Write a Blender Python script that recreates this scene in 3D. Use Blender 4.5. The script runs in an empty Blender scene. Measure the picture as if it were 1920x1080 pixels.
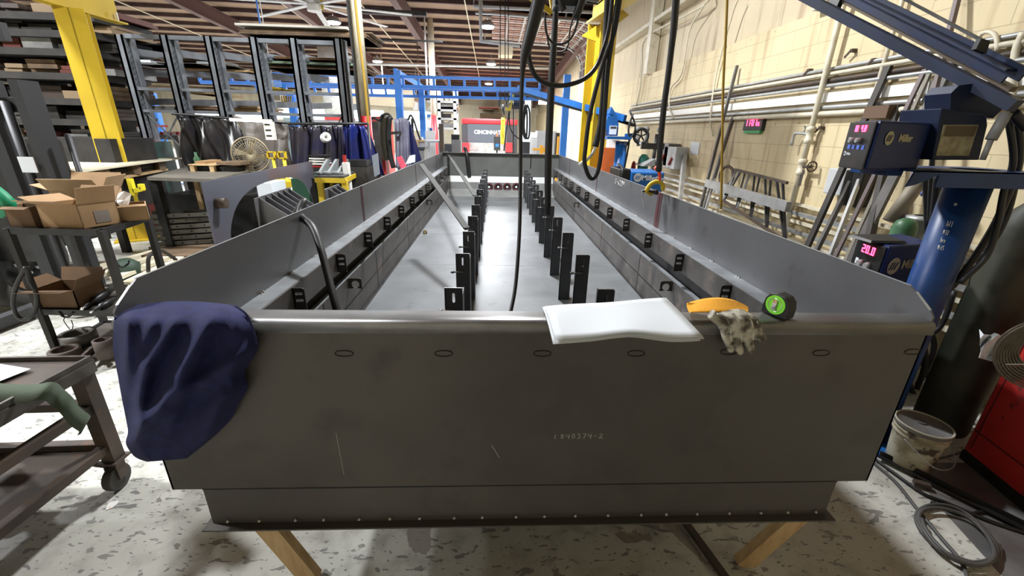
import bpy, bmesh, math, random
from mathutils import Vector as V, Matrix
random.seed(7)
R = math.radians
S = bpy.context.scene
COL = S.collection
# ------------------------------------------------------------ camera, world, exposure
F, PI_, YA, RO, H = 785.25, .3581, .0475, .025, 1.70
fw = V((math.sin(YA)*math.cos(PI_), math.cos(YA)*math.cos(PI_), -math.sin(PI_)))
r0 = V((math.cos(YA), -math.sin(YA), 0)); u0 = r0.cross(fw)
cr = r0*math.cos(RO)+u0*math.sin(RO); cu = -r0*math.sin(RO)+u0*math.cos(RO)
cam = bpy.data.objects.new('camera', bpy.data.cameras.new('camera')); COL.objects.link(cam)
M = Matrix((cr, cu, -fw)).transposed().to_4x4(); M.translation = (0, 0, H)
cam.matrix_world = M
cam.data.sensor_width = 36; cam.data.lens = F*36/1920; cam.data.clip_start = .02; cam.data.clip_end = 200
S.camera = cam
w = bpy.data.worlds.new('daylight'); S.world = w; w.use_nodes = True
w.node_tree.nodes['Background'].inputs[0].default_value = (.93, .97, 1, 1)
w.node_tree.nodes['Background'].inputs[1].default_value = 5.0
S.view_settings.view_transform = 'Standard'; S.view_settings.look = 'None'
S.view_settings.exposure = 1.2; S.view_settings.gamma = 1; S.view_settings.use_curve_mapping = False
LAMP_W = 260       # watts of one high bay lamp
C0 = V((0, 0, H))
def ray(x, y): return fw + cr*((x-960)/F) - cu*((y-540)/F)
def AY(x, y, Y): d = ray(x, y); return C0 + d*(Y/d.y)
def AX(x, y, X): d = ray(x, y); return C0 + d*(X/d.x)
def AZ(x, y, Z): d = ray(x, y); return C0 + d*((Z-H)/d.z)
# ------------------------------------------------------------ materials
MATS = {}
def mat(n, c, rough=.6, metal=0, c2=None, sc=6, det=6, thr=(.35, .65), bump=0, bsc=40, emit=None, es=1, stretch=None, c3=None, sc3=2, thr3=(.55, .7), spec=None):
    if n in MATS: return MATS[n]
    m = bpy.data.materials.new(n); m.use_nodes = True; nt = m.node_tree; N = nt.nodes; L = nt.links
    b = N['Principled BSDF']; b.inputs['Roughness'].default_value = rough; b.inputs['Metallic'].default_value = metal
    b.inputs['Base Color'].default_value = (*c, 1)
    if spec is not None: b.inputs['Specular IOR Level'].default_value = spec
    tc = N.new('ShaderNodeTexCoord'); mp = N.new('ShaderNodeMapping'); L.new(tc.outputs['Object'], mp.inputs[0])
    if stretch: mp.inputs['Scale'].default_value = stretch
    def noise(s, d=6):
        z = N.new('ShaderNodeTexNoise'); z.inputs['Scale'].default_value = s; z.inputs['Detail'].default_value = d
        L.new(mp.outputs[0], z.inputs['Vector']); return z
    def ramp(z, a, bb):
        r = N.new('ShaderNodeMapRange'); r.inputs[1].default_value = a; r.inputs[2].default_value = bb; L.new(z.outputs['Fac'], r.inputs[0]); return r
    cur = None
    def mix(fac, A, B):
        x = N.new('ShaderNodeMix'); x.data_type = 'RGBA'; L.new(fac, x.inputs[0])
        if isinstance(A, tuple): x.inputs[6].default_value = (*A, 1)
        else: L.new(A, x.inputs[6])
        x.inputs[7].default_value = (*B, 1); return x.outputs[2]
    cur = c
    if c2: cur = mix(ramp(noise(sc, det), *thr).outputs[0], cur, c2)
    if c3: cur = mix(ramp(noise(sc3, 8), *thr3).outputs[0], cur, c3)
    if not isinstance(cur, tuple): L.new(cur, b.inputs['Base Color'])
    if bump:
        bp = N.new('ShaderNodeBump'); bp.inputs['Strength'].default_value = bump; bp.inputs['Distance'].default_value = .01
        L.new(noise(bsc).outputs['Fac'], bp.inputs['Height']); L.new(bp.outputs[0], b.inputs['Normal'])
    if emit:
        b.inputs['Emission Color'].default_value = (*emit, 1); b.inputs['Emission Strength'].default_value = es
    MATS[n] = m; return m
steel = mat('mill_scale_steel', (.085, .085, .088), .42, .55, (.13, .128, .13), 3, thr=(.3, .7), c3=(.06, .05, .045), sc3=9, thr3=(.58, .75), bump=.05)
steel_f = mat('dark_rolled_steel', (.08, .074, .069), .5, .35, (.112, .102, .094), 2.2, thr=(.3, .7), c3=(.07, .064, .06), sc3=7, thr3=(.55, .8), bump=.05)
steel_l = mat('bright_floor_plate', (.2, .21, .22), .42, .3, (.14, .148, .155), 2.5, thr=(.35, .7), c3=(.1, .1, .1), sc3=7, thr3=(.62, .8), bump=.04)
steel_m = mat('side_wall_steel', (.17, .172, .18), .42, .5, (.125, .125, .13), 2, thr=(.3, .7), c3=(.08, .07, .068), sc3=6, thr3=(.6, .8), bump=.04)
edge_m = mat('bright_edge_steel', (.5, .52, .54), .35, .6)  # brighter tone for thin strips along plate edges
blk = mat('blackened_steel', (.022, .022, .023), .4, .5, (.04, .04, .04), 8)
rub = mat('black_rubber', (.012, .012, .013), .5)
conc = None
rackg = mat('galvanised_rack_steel', (.17, .19, .21), .55, .3, (.12, .13, .15), 5)
rackd = mat('dark_rack_steel', (.016, .015, .014), .7, .1, (.032, .028, .025), 5)
yel = mat('yellow_paint', (.62, .44, .02), .5, 0, (.45, .3, .02), 1.2, thr=(.4, .75))
ylw = mat('safety_yellow', (.85, .7, .04), .45)
blu = mat('gantry_blue_paint', (.03, .17, .62), .4, 0, (.04, .22, .7), 2)
nblu = mat('navy_blue_paint', (.006, .016, .055), .5, 0, (.008, .014, .035), 5, spec=.3)
fblu = mat('feeder_blue_enamel', (.006, .02, .1), .45, 0, (.006, .016, .07), 5, spec=.3)
pblu = mat('jib_post_blue', (.008, .05, .2), .4, 0, (.008, .03, .1), 2.5, spec=.35)
bblu = mat('bright_blue_paint', (.015, .13, .42), .35, 0, (.01, .09, .3), 3)
red = mat('red_paint', (.42, .015, .012), .45, 0, (.3, .015, .012), 3)
redp = mat('worn_red_cabinet', (.5, .025, .02), .5, 0, (.38, .022, .02), 4, c3=(.12, .02, .02), sc3=8, thr3=(.66, .72))
wht = mat('white_paint', (.75, .74, .7), .5)
crm = mat('cream_pipe_paint', (.62, .57, .44), .5, 0, (.42, .37, .28), 9, thr=(.5, .8))
pap = mat('white_paper', (.68, .72, .76), .7)
wood = mat('pine_lumber', (.6, .43, .23), .7, 0, (.46, .3, .14), 5, stretch=(6, 6, 1), bump=.1)
woodd = mat('weathered_pallet_wood', (.2, .13, .075), .8, 0, (.11, .075, .045), 6)
woodl = mat('pale_board', (.85, .79, .6), .6, 0, (.75, .68, .5), 3)
card = mat('cardboard', (.38, .24, .125), .8, 0, (.3, .185, .09), 4)
cardd = mat('dark_cardboard', (.17, .095, .045), .85, 0, (.12, .07, .035), 4)
rust = mat('rusty_steel', (.1, .07, .052), .6, .3, (.06, .05, .043), 5, c3=(.15, .07, .035), sc3=12, thr3=(.6, .8))
alu = mat('aluminium', (.5, .5, .49), .4, .6, (.36, .36, .35), 6)
chrome = mat('bright_metal', (.75, .75, .75), .2, .9)
grn = mat('green_cylinder_paint', (.045, .14, .06), .45, 0, (.03, .1, .045), 8)
dgrn = mat('dirty_dark_green_paint', (.028, .034, .026), .6, 0, (.055, .055, .036), 5, c3=(.012, .013, .012), sc3=3, thr3=(.5, .7))
org = mat('orange_paint', (.55, .12, .025), .5, 0, (.35, .08, .02), 6)
gry = mat('machine_grey_paint', (.22, .22, .22), .5)
lgry = mat('light_grey_plastic', (.45, .46, .47), .5)
dgry = mat('charcoal_panel', (.045, .05, .06), .45)
pink = mat('pink_foam_board', (.75, .1, .16), .6)
ledr = mat('red_led', (.3, 0, .01), .4, emit=(1, .03, .09), es=6)
lens = mat('lamp_lens', (1, 1, 1), .4, emit=(.95, .98, 1), es=22)
tubem = mat('fluorescent_tube', (1, 1, 1), .4, emit=(1, .98, .92), es=7)
cloth = mat('navy_cotton', (.007, .01, .062), .92, 0, (.011, .0155, .092), 30, bump=.25, bsc=300)
blkv = mat('black_welding_curtain', (.018, .018, .022), .28, 0, (.03, .028, .03), 3)
blkg = mat('brown_grey_curtain', (.16, .14, .125), .5, 0, (.09, .08, .075), 3)
bluv = mat('blue_welding_curtain', (.012, .02, .13), .25, 0, (.02, .02, .06), 2, thr=(.45, .6))
gryv = mat('grey_vinyl_curtain', (.25, .25, .32), .4, 0, (.12, .12, .18), 3)
chalk = mat('chalk_mark', (.62, .62, .6), .9)
wred = mat('red_primer_stripe', (.09, .012, .018), .6, 0, (.05, .02, .025), 14)
inkd = mat('burnt_ring_mark', (.012, .011, .01), .6)
cream_l = mat('tan_logo_ink', (.42, .38, .24), .6)
lime = mat('lime_green_plastic', (.2, .68, .04), .45)
cuffm = mat('mustard_cotton', (.75, .34, .02), .9, bump=.2, bsc=200)
glovem = mat('soiled_goatskin', (.5, .48, .4), .8, 0, (.08, .07, .055), 30, thr=(.4, .6), bump=.4, bsc=70)
glovew = mat('pale_goatskin', (.62, .6, .52), .8, 0, (.2, .17, .13), 28, thr=(.5, .62), bump=.3, bsc=90)
strap = mat('green_webbing', (.07, .095, .06), .9, bump=.3, bsc=200)
plastic = mat('clear_plastic_film', (.4, .39, .38), .2, 0, (.2, .19, .19), 20, bump=.6, bsc=30)
deck = mat('tan_roof_liner', (.3, .205, .135), .8, 0, (.23, .155, .1), 1.5)
purl = mat('brown_purlin_paint', (.06, .028, .025), .6, 0, (.03, .014, .013), 3)
raft = mat('red_brown_rafter_paint', (.085, .04, .036), .6)
doorm = mat('insulated_door_panel', (.42, .23, .17), .6, 0, (.34, .18, .13), 3)
galv = mat('galvanised_steel', (.5, .51, .5), .4, .5, (.38, .39, .39), 10)
bucketm = mat('dirty_white_plastic', (.5, .46, .35), .6, 0, (.24, .2, .13), 9, thr=(.4, .62), c3=(.07, .055, .04), sc3=12, thr3=(.56, .62))
# floor: painted concrete with chips
def floor_mat():
    m = bpy.data.materials.new('painted_concrete_floor'); m.use_nodes = True; nt = m.node_tree; N = nt.nodes; L = nt.links
    b = N['Principled BSDF']; b.inputs['Roughness'].default_value = .42
    tc = N.new('ShaderNodeTexCoord')
    def mp(s, rz=0):
        q = N.new('ShaderNodeMapping'); q.inputs['Scale'].default_value = s; q.inputs['Rotation'].default_value = (0, 0, rz); L.new(tc.outputs['Object'], q.inputs[0]); return q
    def nz(sc, det, m_, a, bb, dist=0):
        z = N.new('ShaderNodeTexNoise'); z.inputs['Scale'].default_value = sc; z.inputs['Detail'].default_value = det; z.inputs['Distortion'].default_value = dist
        L.new(m_.outputs[0], z.inputs['Vector']); r = N.new('ShaderNodeMapRange'); r.inputs[1].default_value = a; r.inputs[2].default_value = bb; L.new(z.outputs['Fac'], r.inputs[0]); return r.outputs[0]
    def mix(f, A, B, k=1.0):
        x = N.new('ShaderNodeMix'); x.data_type = 'RGBA'
        if k != 1: q = N.new('ShaderNodeMath'); q.operation = 'MULTIPLY'; q.inputs[1].default_value = k; L.new(f, q.inputs[0]); f = q.outputs[0]
        L.new(f, x.inputs[0])
        if isinstance(A, tuple): x.inputs[6].default_value = (*A, 1)
        else: L.new(A, x.inputs[6])
        x.inputs[7].default_value = (*B, 1); return x.outputs[2]
    m1 = mp((1, 1, 1)); m2 = mp((1, 2.2, 1), .6); m3 = mp((1, 2.6, 1), -.5)
    c = mix(nz(1.3, 8, m1, .35, .7), (.6, .6, .55), (.46, .45, .4))
    c = mix(nz(9, 6, m1, .5, .72), c, (.36, .35, .31))
    c = mix(nz(14, 3, m2, .625, .635, .6), c, (.2, .19, .175), .85)
    c = mix(nz(6, 5, m3, .655, .66, .8), c, (.15, .145, .14), .8)
    c = mix(nz(30, 2, m2, .66, .67), c, (.16, .15, .14), .8)
    c = mix(nz(2.2, 10, m1, .655, .662, 1.2), c, (.25, .22, .19), .8)
    L.new(c, b.inputs['Base Color'])
    bp = N.new('ShaderNodeBump'); bp.inputs['Strength'].default_value = .15; bp.inputs['Distance'].default_value = .01
    z = N.new('ShaderNodeTexNoise'); z.inputs['Scale'].default_value = 20; z.inputs['Detail'].default_value = 8; L.new(m1.outputs[0], z.inputs['Vector']); L.new(z.outputs['Fac'], bp.inputs['Height']); L.new(bp.outputs[0], b.inputs['Normal'])
    return m
def block_mat(n, base, stain, bw=.41, bh=.203, streak=True, mortar=.008):
    # painted block wall; object coords: Y along the wall, Z up
    m = bpy.data.materials.new(n); m.use_nodes = True; nt = m.node_tree; N = nt.nodes; L = nt.links
    b = N['Principled BSDF']; b.inputs['Roughness'].default_value = .65
    tc = N.new('ShaderNodeTexCoord'); sx = N.new('ShaderNodeSeparateXYZ'); cx = N.new('ShaderNodeCombineXYZ')
    L.new(tc.outputs['Object'], sx.inputs[0]); L.new(sx.outputs['Y'], cx.inputs['X']); L.new(sx.outputs['Z'], cx.inputs['Y'])
    br = N.new('ShaderNodeTexBrick'); L.new(cx.outputs[0], br.inputs['Vector']); br.inputs['Scale'].default_value = 1
    br.inputs['Brick Width'].default_value = bw; br.inputs['Row Height'].default_value = bh; br.inputs['Mortar Size'].default_value = mortar*.6; br.inputs['Mortar Smooth'].default_value = .3
    br.inputs['Color1'].default_value = (*base, 1); br.inputs['Color2'].default_value = (*[c*.94 for c in base], 1); br.inputs['Mortar'].default_value = (*[c*.74 for c in base], 1)
    cur = br.outputs['Color']
    def ov(scale, sc, a, bb, col, k, cur, det=6):
        q = N.new('ShaderNodeMapping'); q.inputs['Scale'].default_value = scale; L.new(tc.outputs['Object'], q.inputs[0])
        z = N.new('ShaderNodeTexNoise'); z.inputs['Scale'].default_value = sc; z.inputs['Detail'].default_value = det; L.new(q.outputs[0], z.inputs['Vector'])
        r = N.new('ShaderNodeMapRange'); r.inputs[1].default_value = a; r.inputs[2].default_value = bb; r.inputs[4].default_value = k; L.new(z.outputs['Fac'], r.inputs[0])
        x = N.new('ShaderNodeMix'); x.data_type = 'RGBA'; L.new(r.outputs[0], x.inputs[0]); L.new(cur, x.inputs[6]); x.inputs[7].default_value = (*col, 1); return x.outputs[2]
    cur = ov((1, 1, 1), 1.1, .4, .75, [c*.8 for c in base], .6, cur)
    if streak: cur = ov((1, 2.2, .16), 3.2, .54, .72, stain, .62, cur)
    cur = ov((1, 1, 1), 17, .68, .72, [c*.45 for c in base], .7, cur)
    L.new(cur, b.inputs['Base Color'])
    bp = N.new('ShaderNodeBump'); bp.inputs['Strength'].default_value = .5; bp.inputs['Distance'].default_value = .01; bp.invert = True
    L.new(br.outputs['Fac'], bp.inputs['Height']); L.new(bp.outputs[0], b.inputs['Normal'])
    return m
blockm = block_mat('cream_painted_block', (.66, .55, .34), (.3, .2, .1))
sheetm = block_mat('cream_ribbed_sheet', (.6, .51, .35), (.25, .17, .1), bw=.9, bh=9, mortar=.012)
farm = block_mat('far_cream_wall', (.72, .66, .5), (.45, .38, .26), bw=1.2, bh=1.1, mortar=.02)
# ------------------------------------------------------------ mesh builder
class MB:
    def __init__(s): s.v = []; s.f = []; s.sm = []
    def add(s, vs, fs, smooth=False):
        o = len(s.v); s.v += [V(p) for p in vs]; s.f += [[i+o for i in f] for f in fs]; s.sm += [smooth]*len(fs); return s
    def hexa(s, p):   # p: 4 bottom, 4 top
        return s.add(p, [(3, 2, 1, 0), (4, 5, 6, 7), (0, 1, 5, 4), (1, 2, 6, 5), (2, 3, 7, 6), (3, 0, 4, 7)])
    def box(s, a, b):
        (x0, y0, z0), (x1, y1, z1) = a, b
        return s.hexa([(x0, y0, z0), (x1, y0, z0), (x1, y1, z0), (x0, y1, z0), (x0, y0, z1), (x1, y0, z1), (x1, y1, z1), (x0, y1, z1)])
    def pbox(s, o, a, b, c):   # parallelepiped
        o, a, b, c = V(o), V(a), V(b), V(c)
        return s.hexa([o, o+a, o+a+b, o+b, o+c, o+a+c, o+a+b+c, o+b+c])
    def bar(s, a, b, w_, h_, up=(0, 0, 1)):
        a, b = V(a), V(b); d = (b-a).normalized(); up = V(up)
        if abs(d.dot(up)) > .98: up = V((0, 1, 0))
        x = d.cross(up).normalized(); y = x.cross(d).normalized(); x = x*(w_/2); y = y*(h_/2)
        return s.hexa([a-x-y, a+x-y, a+x+y, a-x+y, b-x-y, b+x-y, b+x+y, b-x+y])
    def tube(s, pts, r, n=8, closed=False, cap=True, sq=1.0):
        pts = [V(p) for p in pts]; m = len(pts); rs = r if isinstance(r, (list, tuple)) else [r]*m
        o = len(s.v); ref = None
        for i, p in enumerate(pts):
            if closed: t = pts[(i+1) % m]-pts[i-1]
            else: t = pts[min(i+1, m-1)]-pts[max(i-1, 0)]
            if t.length < 1e-9: t = V((0, 0, 1))
            t.normalize()
            if ref is None: ref = t.orthogonal().normalized()
            x = (ref-t*ref.dot(t))
            x = x.normalized() if x.length > 1e-6 else t.orthogonal().normalized()
            y = t.cross(x); ref = x
            for k in range(n):
                a = 2*math.pi*k/n; s.v.append(p+(x*math.cos(a)+y*math.sin(a)*sq)*rs[i])
        for i in range(m if closed else m-1):
            for k in range(n):
                a = o+i*n+k; b = o+i*n+(k+1) % n; c = o+((i+1) % m)*n+(k+1) % n; d = o+((i+1) % m)*n+k
                s.f.append([a, b, c, d]); s.sm.append(True)
        if cap and not closed:
            s.f.append([o+k for k in range(n)][::-1]); s.f.append([o+(m-1)*n+k for k in range(n)]); s.sm += [False]*2
        return s
    def cyl(s, a, b, r, r2=None, n=20): return s.tube([a, b], [r, r if r2 is None else r2], n)
    def lathe(s, c, prof, n=24, axis=(0, 0, 1)):   # prof: (r, h)
        c = V(c); ax = V(axis).normalized(); x = ax.orthogonal().normalized(); y = ax.cross(x); o = len(s.v)
        for r, h in prof:
            for k in range(n): a = 2*math.pi*k/n; s.v.append(c+ax*h+(x*math.cos(a)+y*math.sin(a))*max(r, 1e-4))
        for i in range(len(prof)-1):
            for k in range(n): s.f.append([o+i*n+k, o+i*n+(k+1) % n, o+(i+1)*n+(k+1) % n, o+(i+1)*n+k]); s.sm.append(True)
        return s
    def prism(s, pts, ex, smooth=False):
        pts = [V(p) for p in pts]; ex = V(ex); n = len(pts)
        return s.add(pts+[p+ex for p in pts], [list(range(n))[::-1], list(range(n, 2*n))]+[[i, (i+1) % n, n+(i+1) % n, n+i] for i in range(n)], smooth)
    def grid(s, P, smooth=True):   # P[i][j]
        n, m = len(P), len(P[0]); vs = [p for r_ in P for p in r_]
        return s.add(vs, [(i*m+j, i*m+j+1, (i+1)*m+j+1, (i+1)*m+j) for i in range(n-1) for j in range(m-1)], smooth)
    def ring(s, c, ax, R_, r, n=32, k=8): 
        c = V(c); ax = V(ax).normalized(); x = ax.orthogonal().normalized(); y = ax.cross(x)
        return s.tube([c+(x*math.cos(2*math.pi*i/n)+y*math.sin(2*math.pi*i/n))*R_ for i in range(n)], r, k, closed=True)
def build(name, mb, m, root=None, bev=0, solid=0, sub=0, holes=None):
    me = bpy.data.meshes.new(name); loc = V((0, 0, 0)); p = root
    while p is not None: loc += p.location; p = p.parent
    me.from_pydata([tuple(v-loc) for v in mb.v], [], mb.f)
    me.polygons.foreach_set('use_smooth', mb.sm)
    bm = bmesh.new(); bm.from_mesh(me); bmesh.ops.recalc_face_normals(bm, faces=bm.faces); bm.to_mesh(me); bm.free()
    me.materials.append(m); o = bpy.data.objects.new(name, me); COL.objects.link(o)
    if root is not None: o.parent = root
    if solid: q = o.modifiers.new('thick', 'SOLIDIFY'); q.thickness = solid; q.offset = 0
    if sub: q = o.modifiers.new('sub', 'SUBSURF'); q.levels = sub; q.render_levels = sub
    if bev: q = o.modifiers.new('bevel', 'BEVEL'); q.width = bev; q.segments = 2; q.limit_method = 'ANGLE'
    return o
def tag(o, label, cat, group=None):
    o['label'] = label; o['category'] = cat
    if group: o['group'] = group
    return o
def thing(name, label, cat, loc=(0, 0, 0), group=None):
    o = bpy.data.objects.new(name, None); COL.objects.link(o); o.location = loc; o.empty_display_size = .05
    return tag(o, label, cat, group)
def one(name, mb, m, label, cat, group=None, **k):   # a thing that is one mesh, its origin at its base centre
    lo = V([min(v[i] for v in mb.v) for i in range(3)]); hi = V([max(v[i] for v in mb.v) for i in range(3)]); c = V(((lo.x+hi.x)/2, (lo.y+hi.y)/2, lo.z))
    for v in mb.v: v -= c
    o = build(name, mb, m, None, **k); o.location = c; return tag(o, label, cat, group)
def struct(name, mb, m, **k): o = build(name, mb, m, None, **k); o['kind'] = 'structure'; return o
def cat(pts, n=8):   # smooth curve through points
    pts = [V(p) for p in pts]; P = [pts[0]*2-pts[1]]+pts+[pts[-1]*2-pts[-2]]; out = []
    for i in range(1, len(P)-2):
        for k in range(n):
            t = k/n; a, b, c, d = P[i-1:i+3]
            out.append(.5*((2*b)+(c-a)*t+(2*a-5*b+4*c-d)*t*t+(3*b-a-3*c+d)*t**3))
    out.append(pts[-1]); return out
def text_mesh(name, s, o, right, up, h, m, root, depth=.0015, bold=0):
    cu_ = bpy.data.curves.new(name, 'FONT'); cu_.body = s; cu_.size = h*1.4; cu_.extrude = depth; cu_.offset = bold
    t = bpy.data.objects.new(name, cu_); COL.objects.link(t); bpy.context.view_layer.update()
    me = bpy.data.meshes.new_from_object(t.evaluated_get(bpy.context.evaluated_depsgraph_get())); bpy.data.objects.remove(t)
    right = V(right).normalized(); up = V(up); up = (up-right*up.dot(right)).normalized(); nn = right.cross(up)
    loc = V((0, 0, 0)); p = root
    while p is not None: loc += p.location; p = p.parent
    Mx = Matrix((right, up, nn)).transposed().to_4x4(); Mx.translation = V(o)-loc
    me.transform(Mx); me.materials.clear(); me.materials.append(m)
    ob = bpy.data.objects.new(name, me); COL.objects.link(ob)
    if root is not None: ob.parent = root
    return ob
SEG = {'0': 'abcdef', '1': 'bc', '2': 'abged', '3': 'abgcd', '4': 'fgbc', '5': 'afgcd', '6': 'afgedc', '7': 'abc', '8': 'abcdefg', '9': 'abcdfg', '-': 'g', ' ': ''}
def seg7(mb, s, o, right, up, h, nrm):
    right = V(right).normalized(); up = V(up).normalized(); nrm = V(nrm).normalized(); w_ = h*.5; t = h*.13; x = 0
    for ch in s:
        if ch in ':.':
            for q in ((.3, .7) if ch == ':' else (.0,)): mb.pbox(V(o)+right*x+up*h*q, right*t, up*t, nrm*.002)
            x += t*2.2; continue
        P = {'a': (0, h-t, w_, t), 'd': (0, 0, w_, t), 'g': (0, h/2-t/2, w_, t), 'b': (w_-t, h/2, t, h/2), 'c': (w_-t, 0, t, h/2), 'f': (0, h/2, t, h/2), 'e': (0, 0, t, h/2)}
        for k in SEG[ch]:
            a, b, c, d = P[k]; mb.pbox(V(o)+right*(x+a)+up*b, right*c, up*d, nrm*.002)
        x += w_*1.45
    return x
STK = {'1': [[(0, 0), (.1, 1)]], '8': [[(.5, .8), (.25, 1), (.05, .8), (.5, .3), (.3, 0), (.05, .2), (.5, .8)]], '4': [[(.1, 1), (.05, .5), (.55, .5)], [(.5, 1), (.45, 0)]],
       '0': [[(.3, 1), (.05, .5), (.3, 0), (.55, .5), (.3, 1)]], '3': [[(.05, .9), (.4, 1), (.3, .55), (.5, .3), (.3, 0), (.05, .1)]], '7': [[(.05, 1), (.55, 1), (.2, 0)]],
       '2': [[(.05, .8), (.3, 1), (.5, .75), (.05, 0), (.35, .12), (.65, 0)]], '-': [[(.1, .5), (.5, .5)]], '5': [[(.5, 1), (.1, 1), (.08, .55), (.45, .5), (.4, .05), (.05, 0)]],
       '6': [[(.5, 1), (.1, .5), (.1, .1), (.4, 0), (.5, .3), (.1, .4)]], 'T': [[(0, 1), (.6, 1)], [(.3, 1), (.3, 0)]], 'u': [[(.05, .6), (.1, 0), (.45, .1), (.5, .6), (.5, 0)]],
       'r': [[(.1, 0), (.1, .6), (.4, .6)]], 'n': [[(.05, 0), (.05, .6), (.45, .5), (.45, 0)]], 'R': [[(.05, 0), (.1, 1), (.5, .8), (.1, .5), (.5, 0)]], 'o': [[(.25, .6), (.05, .3), (.25, 0), (.45, .3), (.25, .6)]],
       'l': [[(.1, 1), (.1, 0)]], 'A': [[(0, 0), (.3, 1), (.55, 0)], [(.1, .4), (.5, .4)]], '9': [[(.5, .7), (.2, 1), (.1, .6), (.5, .65), (.4, 0)]], ' ': []}
def strokes(mb, s, o, right, up, h, r=.0015, w_=.8, wrap=None):
    right = V(right).normalized(); up = V(up).normalized(); x = 0
    for i, ch in enumerate(s):
        for st in STK.get(ch, []):
            pts = [V(o)+right*(x+a*h*w_)+up*(b*h) for a, b in st]
            if wrap: pts = [wrap(p) for p in pts]
            mb.tube(pts, r, 5)
        x += h*w_*.85
# ------------------------------------------------------------ building shell
def zroof(x, y): return 6.0-.055*y-.015*x
XW = 3.4
m = MB(); m.box((-34, -5, -.1), (3.9, 38, 0)); struct('floor', m, floor_mat())
m = MB()
m.box((XW, -5, 0), (XW+.2, 14.5, 2.95)); m.box((XW, 18.5, 0), (XW+.2, 38, 2.95)); struct('wall_right', m, blockm)
m = MB(); m.box((XW+.12, -5, 2.95), (XW+.2, 14.5, 6.3)); m.box((XW+.12, 18.5, 2.95), (XW+.2, 38, 6)); m.box((XW+.12, 14.5, 4.0), (XW+.2, 18.5, 6)); struct('wall_right', m, sheetm)
m = MB(); m.box((-34, 37, 0), (4, 37.2, 6)); struct('wall_back', m, farm)
m = MB(); m.box((-34.2, -5, 0), (-34, 38, 7)); struct('wall_left', m, farm)
m = MB(); m.box((-34, -5.2, 0), (4, -5, 7)); struct('wall_front', m, farm)
m = MB(); m.hexa([(-34, -5.2, zroof(-34, -5.2)+.2), (4, -5.2, zroof(4, -5.2)+.2), (4, 38, zroof(4, 38)+.2), (-34, 38, zroof(-34, 38)+.2),
                  (-34, -5.2, zroof(-34, -5.2)+.3), (4, -5.2, zroof(4, -5.2)+.3), (4, 38, zroof(4, 38)+.3), (-34, 38, zroof(-34, 38)+.3)]); struct('ceiling', m, deck)
for i in range(40):
    y = -3+i; m = MB(); m.bar((-33.9, y, zroof(-34, y)+.14), (3.9, y, zroof(4, y)+.14), .1, .12); struct('trim_%d' % (i+1), m, purl)
tr = 41
for x in (-2.75, -9.3, -5.9, -16, 3.1):
    a = V((x, -4, zroof(x, -4)-.2)); b = V((x, 37, zroof(x, 37)-.2)); m = MB(); m.bar(a, b, .02, .4)
    for dz in (-.2, .2): m.bar(a+V((0, 0, dz)), b+V((0, 0, dz)), .2, .02)
    struct('trim_%d' % tr, m, raft); tr += 1
# girts, columns and mouldings on the right wall
for z, a, b in ((3.95, -5, 14.3), (5.0, -5, 14.3)):
    m = MB(); m.bar((XW+.02, a, z), (XW+.02, b, z), .2, .07); struct('trim_%d' % tr, m, crm); tr += 1
for y in (4.9, 10.2):
    m = MB(); m.box((XW-.1, y-.1, 2.95), (XW+.1, y+.1, 6.0)); struct('trim_%d' % tr, m, crm); tr += 1
for y in (14.45, 18.5):
    m = MB(); m.box((XW-.06, y-.06, 0), (XW+.22, y+.06, 4.0)); struct('trim_%d' % tr, m, galv); tr += 1
# long thin purlin-level rods (sprinkler lines)
for x in (-4.1, -6.6, -.9, -12):
    m = MB(); m.cyl((x, -4, zroof(x, -4)-.02), (x, 36, zroof(x, 36)-.02), .02, n=6); struct('trim_%d' % tr, m, crm); tr += 1
# bright far windows band
m = MB(); m.box((-24, 36.95, 2.2), (-9, 37, 3.0)); struct('window_1', m, mat('translucent_daylight_panel', (.8, .82, .82), .5, emit=(.85, .95, 1), es=1.6))
m = MB(); m.box((-7.5, 36.95, 1.6), (-5.0, 37, 3.0)); struct('window_2', m, MATS['translucent_daylight_panel'])
# ground outside the opening
m = MB(); m.box((XW+.21, 10, -.1), (30, 40, -.02)); o = struct('floor', m, mat('outdoor_paving', (.6, .6, .58), .9))
# ------------------------------------------------------------ lamps
def lamp(px, py, label):
    d = ray(px, py); t = (zroof(0, 0)-.38-H)/(d.z+.055*d.y+.015*d.x); p = C0+d*t
    return lamp_at(p, label)
def lamp_at(p, label):
    o = thing('high_bay_lamp', label, 'lamp', p, 'high bay lamps under the roof')
    m = MB(); m.lathe(p, [(.02, .18), (.12, .17), (.2, .08), (.24, .03), (.24, 0), (.2, .0)], 20); m.cyl(p+V((0, 0, .17)), (p.x, p.y, zroof(p.x, p.y)), .012, n=6); build('housing', m, gry, o)
    m = MB(); m.lathe(p, [(.2, .0), (.2, -.03), (.12, -.05), (0, -.055)], 20); build('lens', m, lens, o)
    l = bpy.data.lights.new('lamp_light', 'AREA'); l.shape = 'DISK'; l.size = .5; l.energy = LAMP_W; l.color = (.96, .98, 1)
    q = bpy.data.objects.new('lamp_light', l); COL.objects.link(q); q.parent = o; q.location = (0, 0, -.08)
    return o
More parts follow.
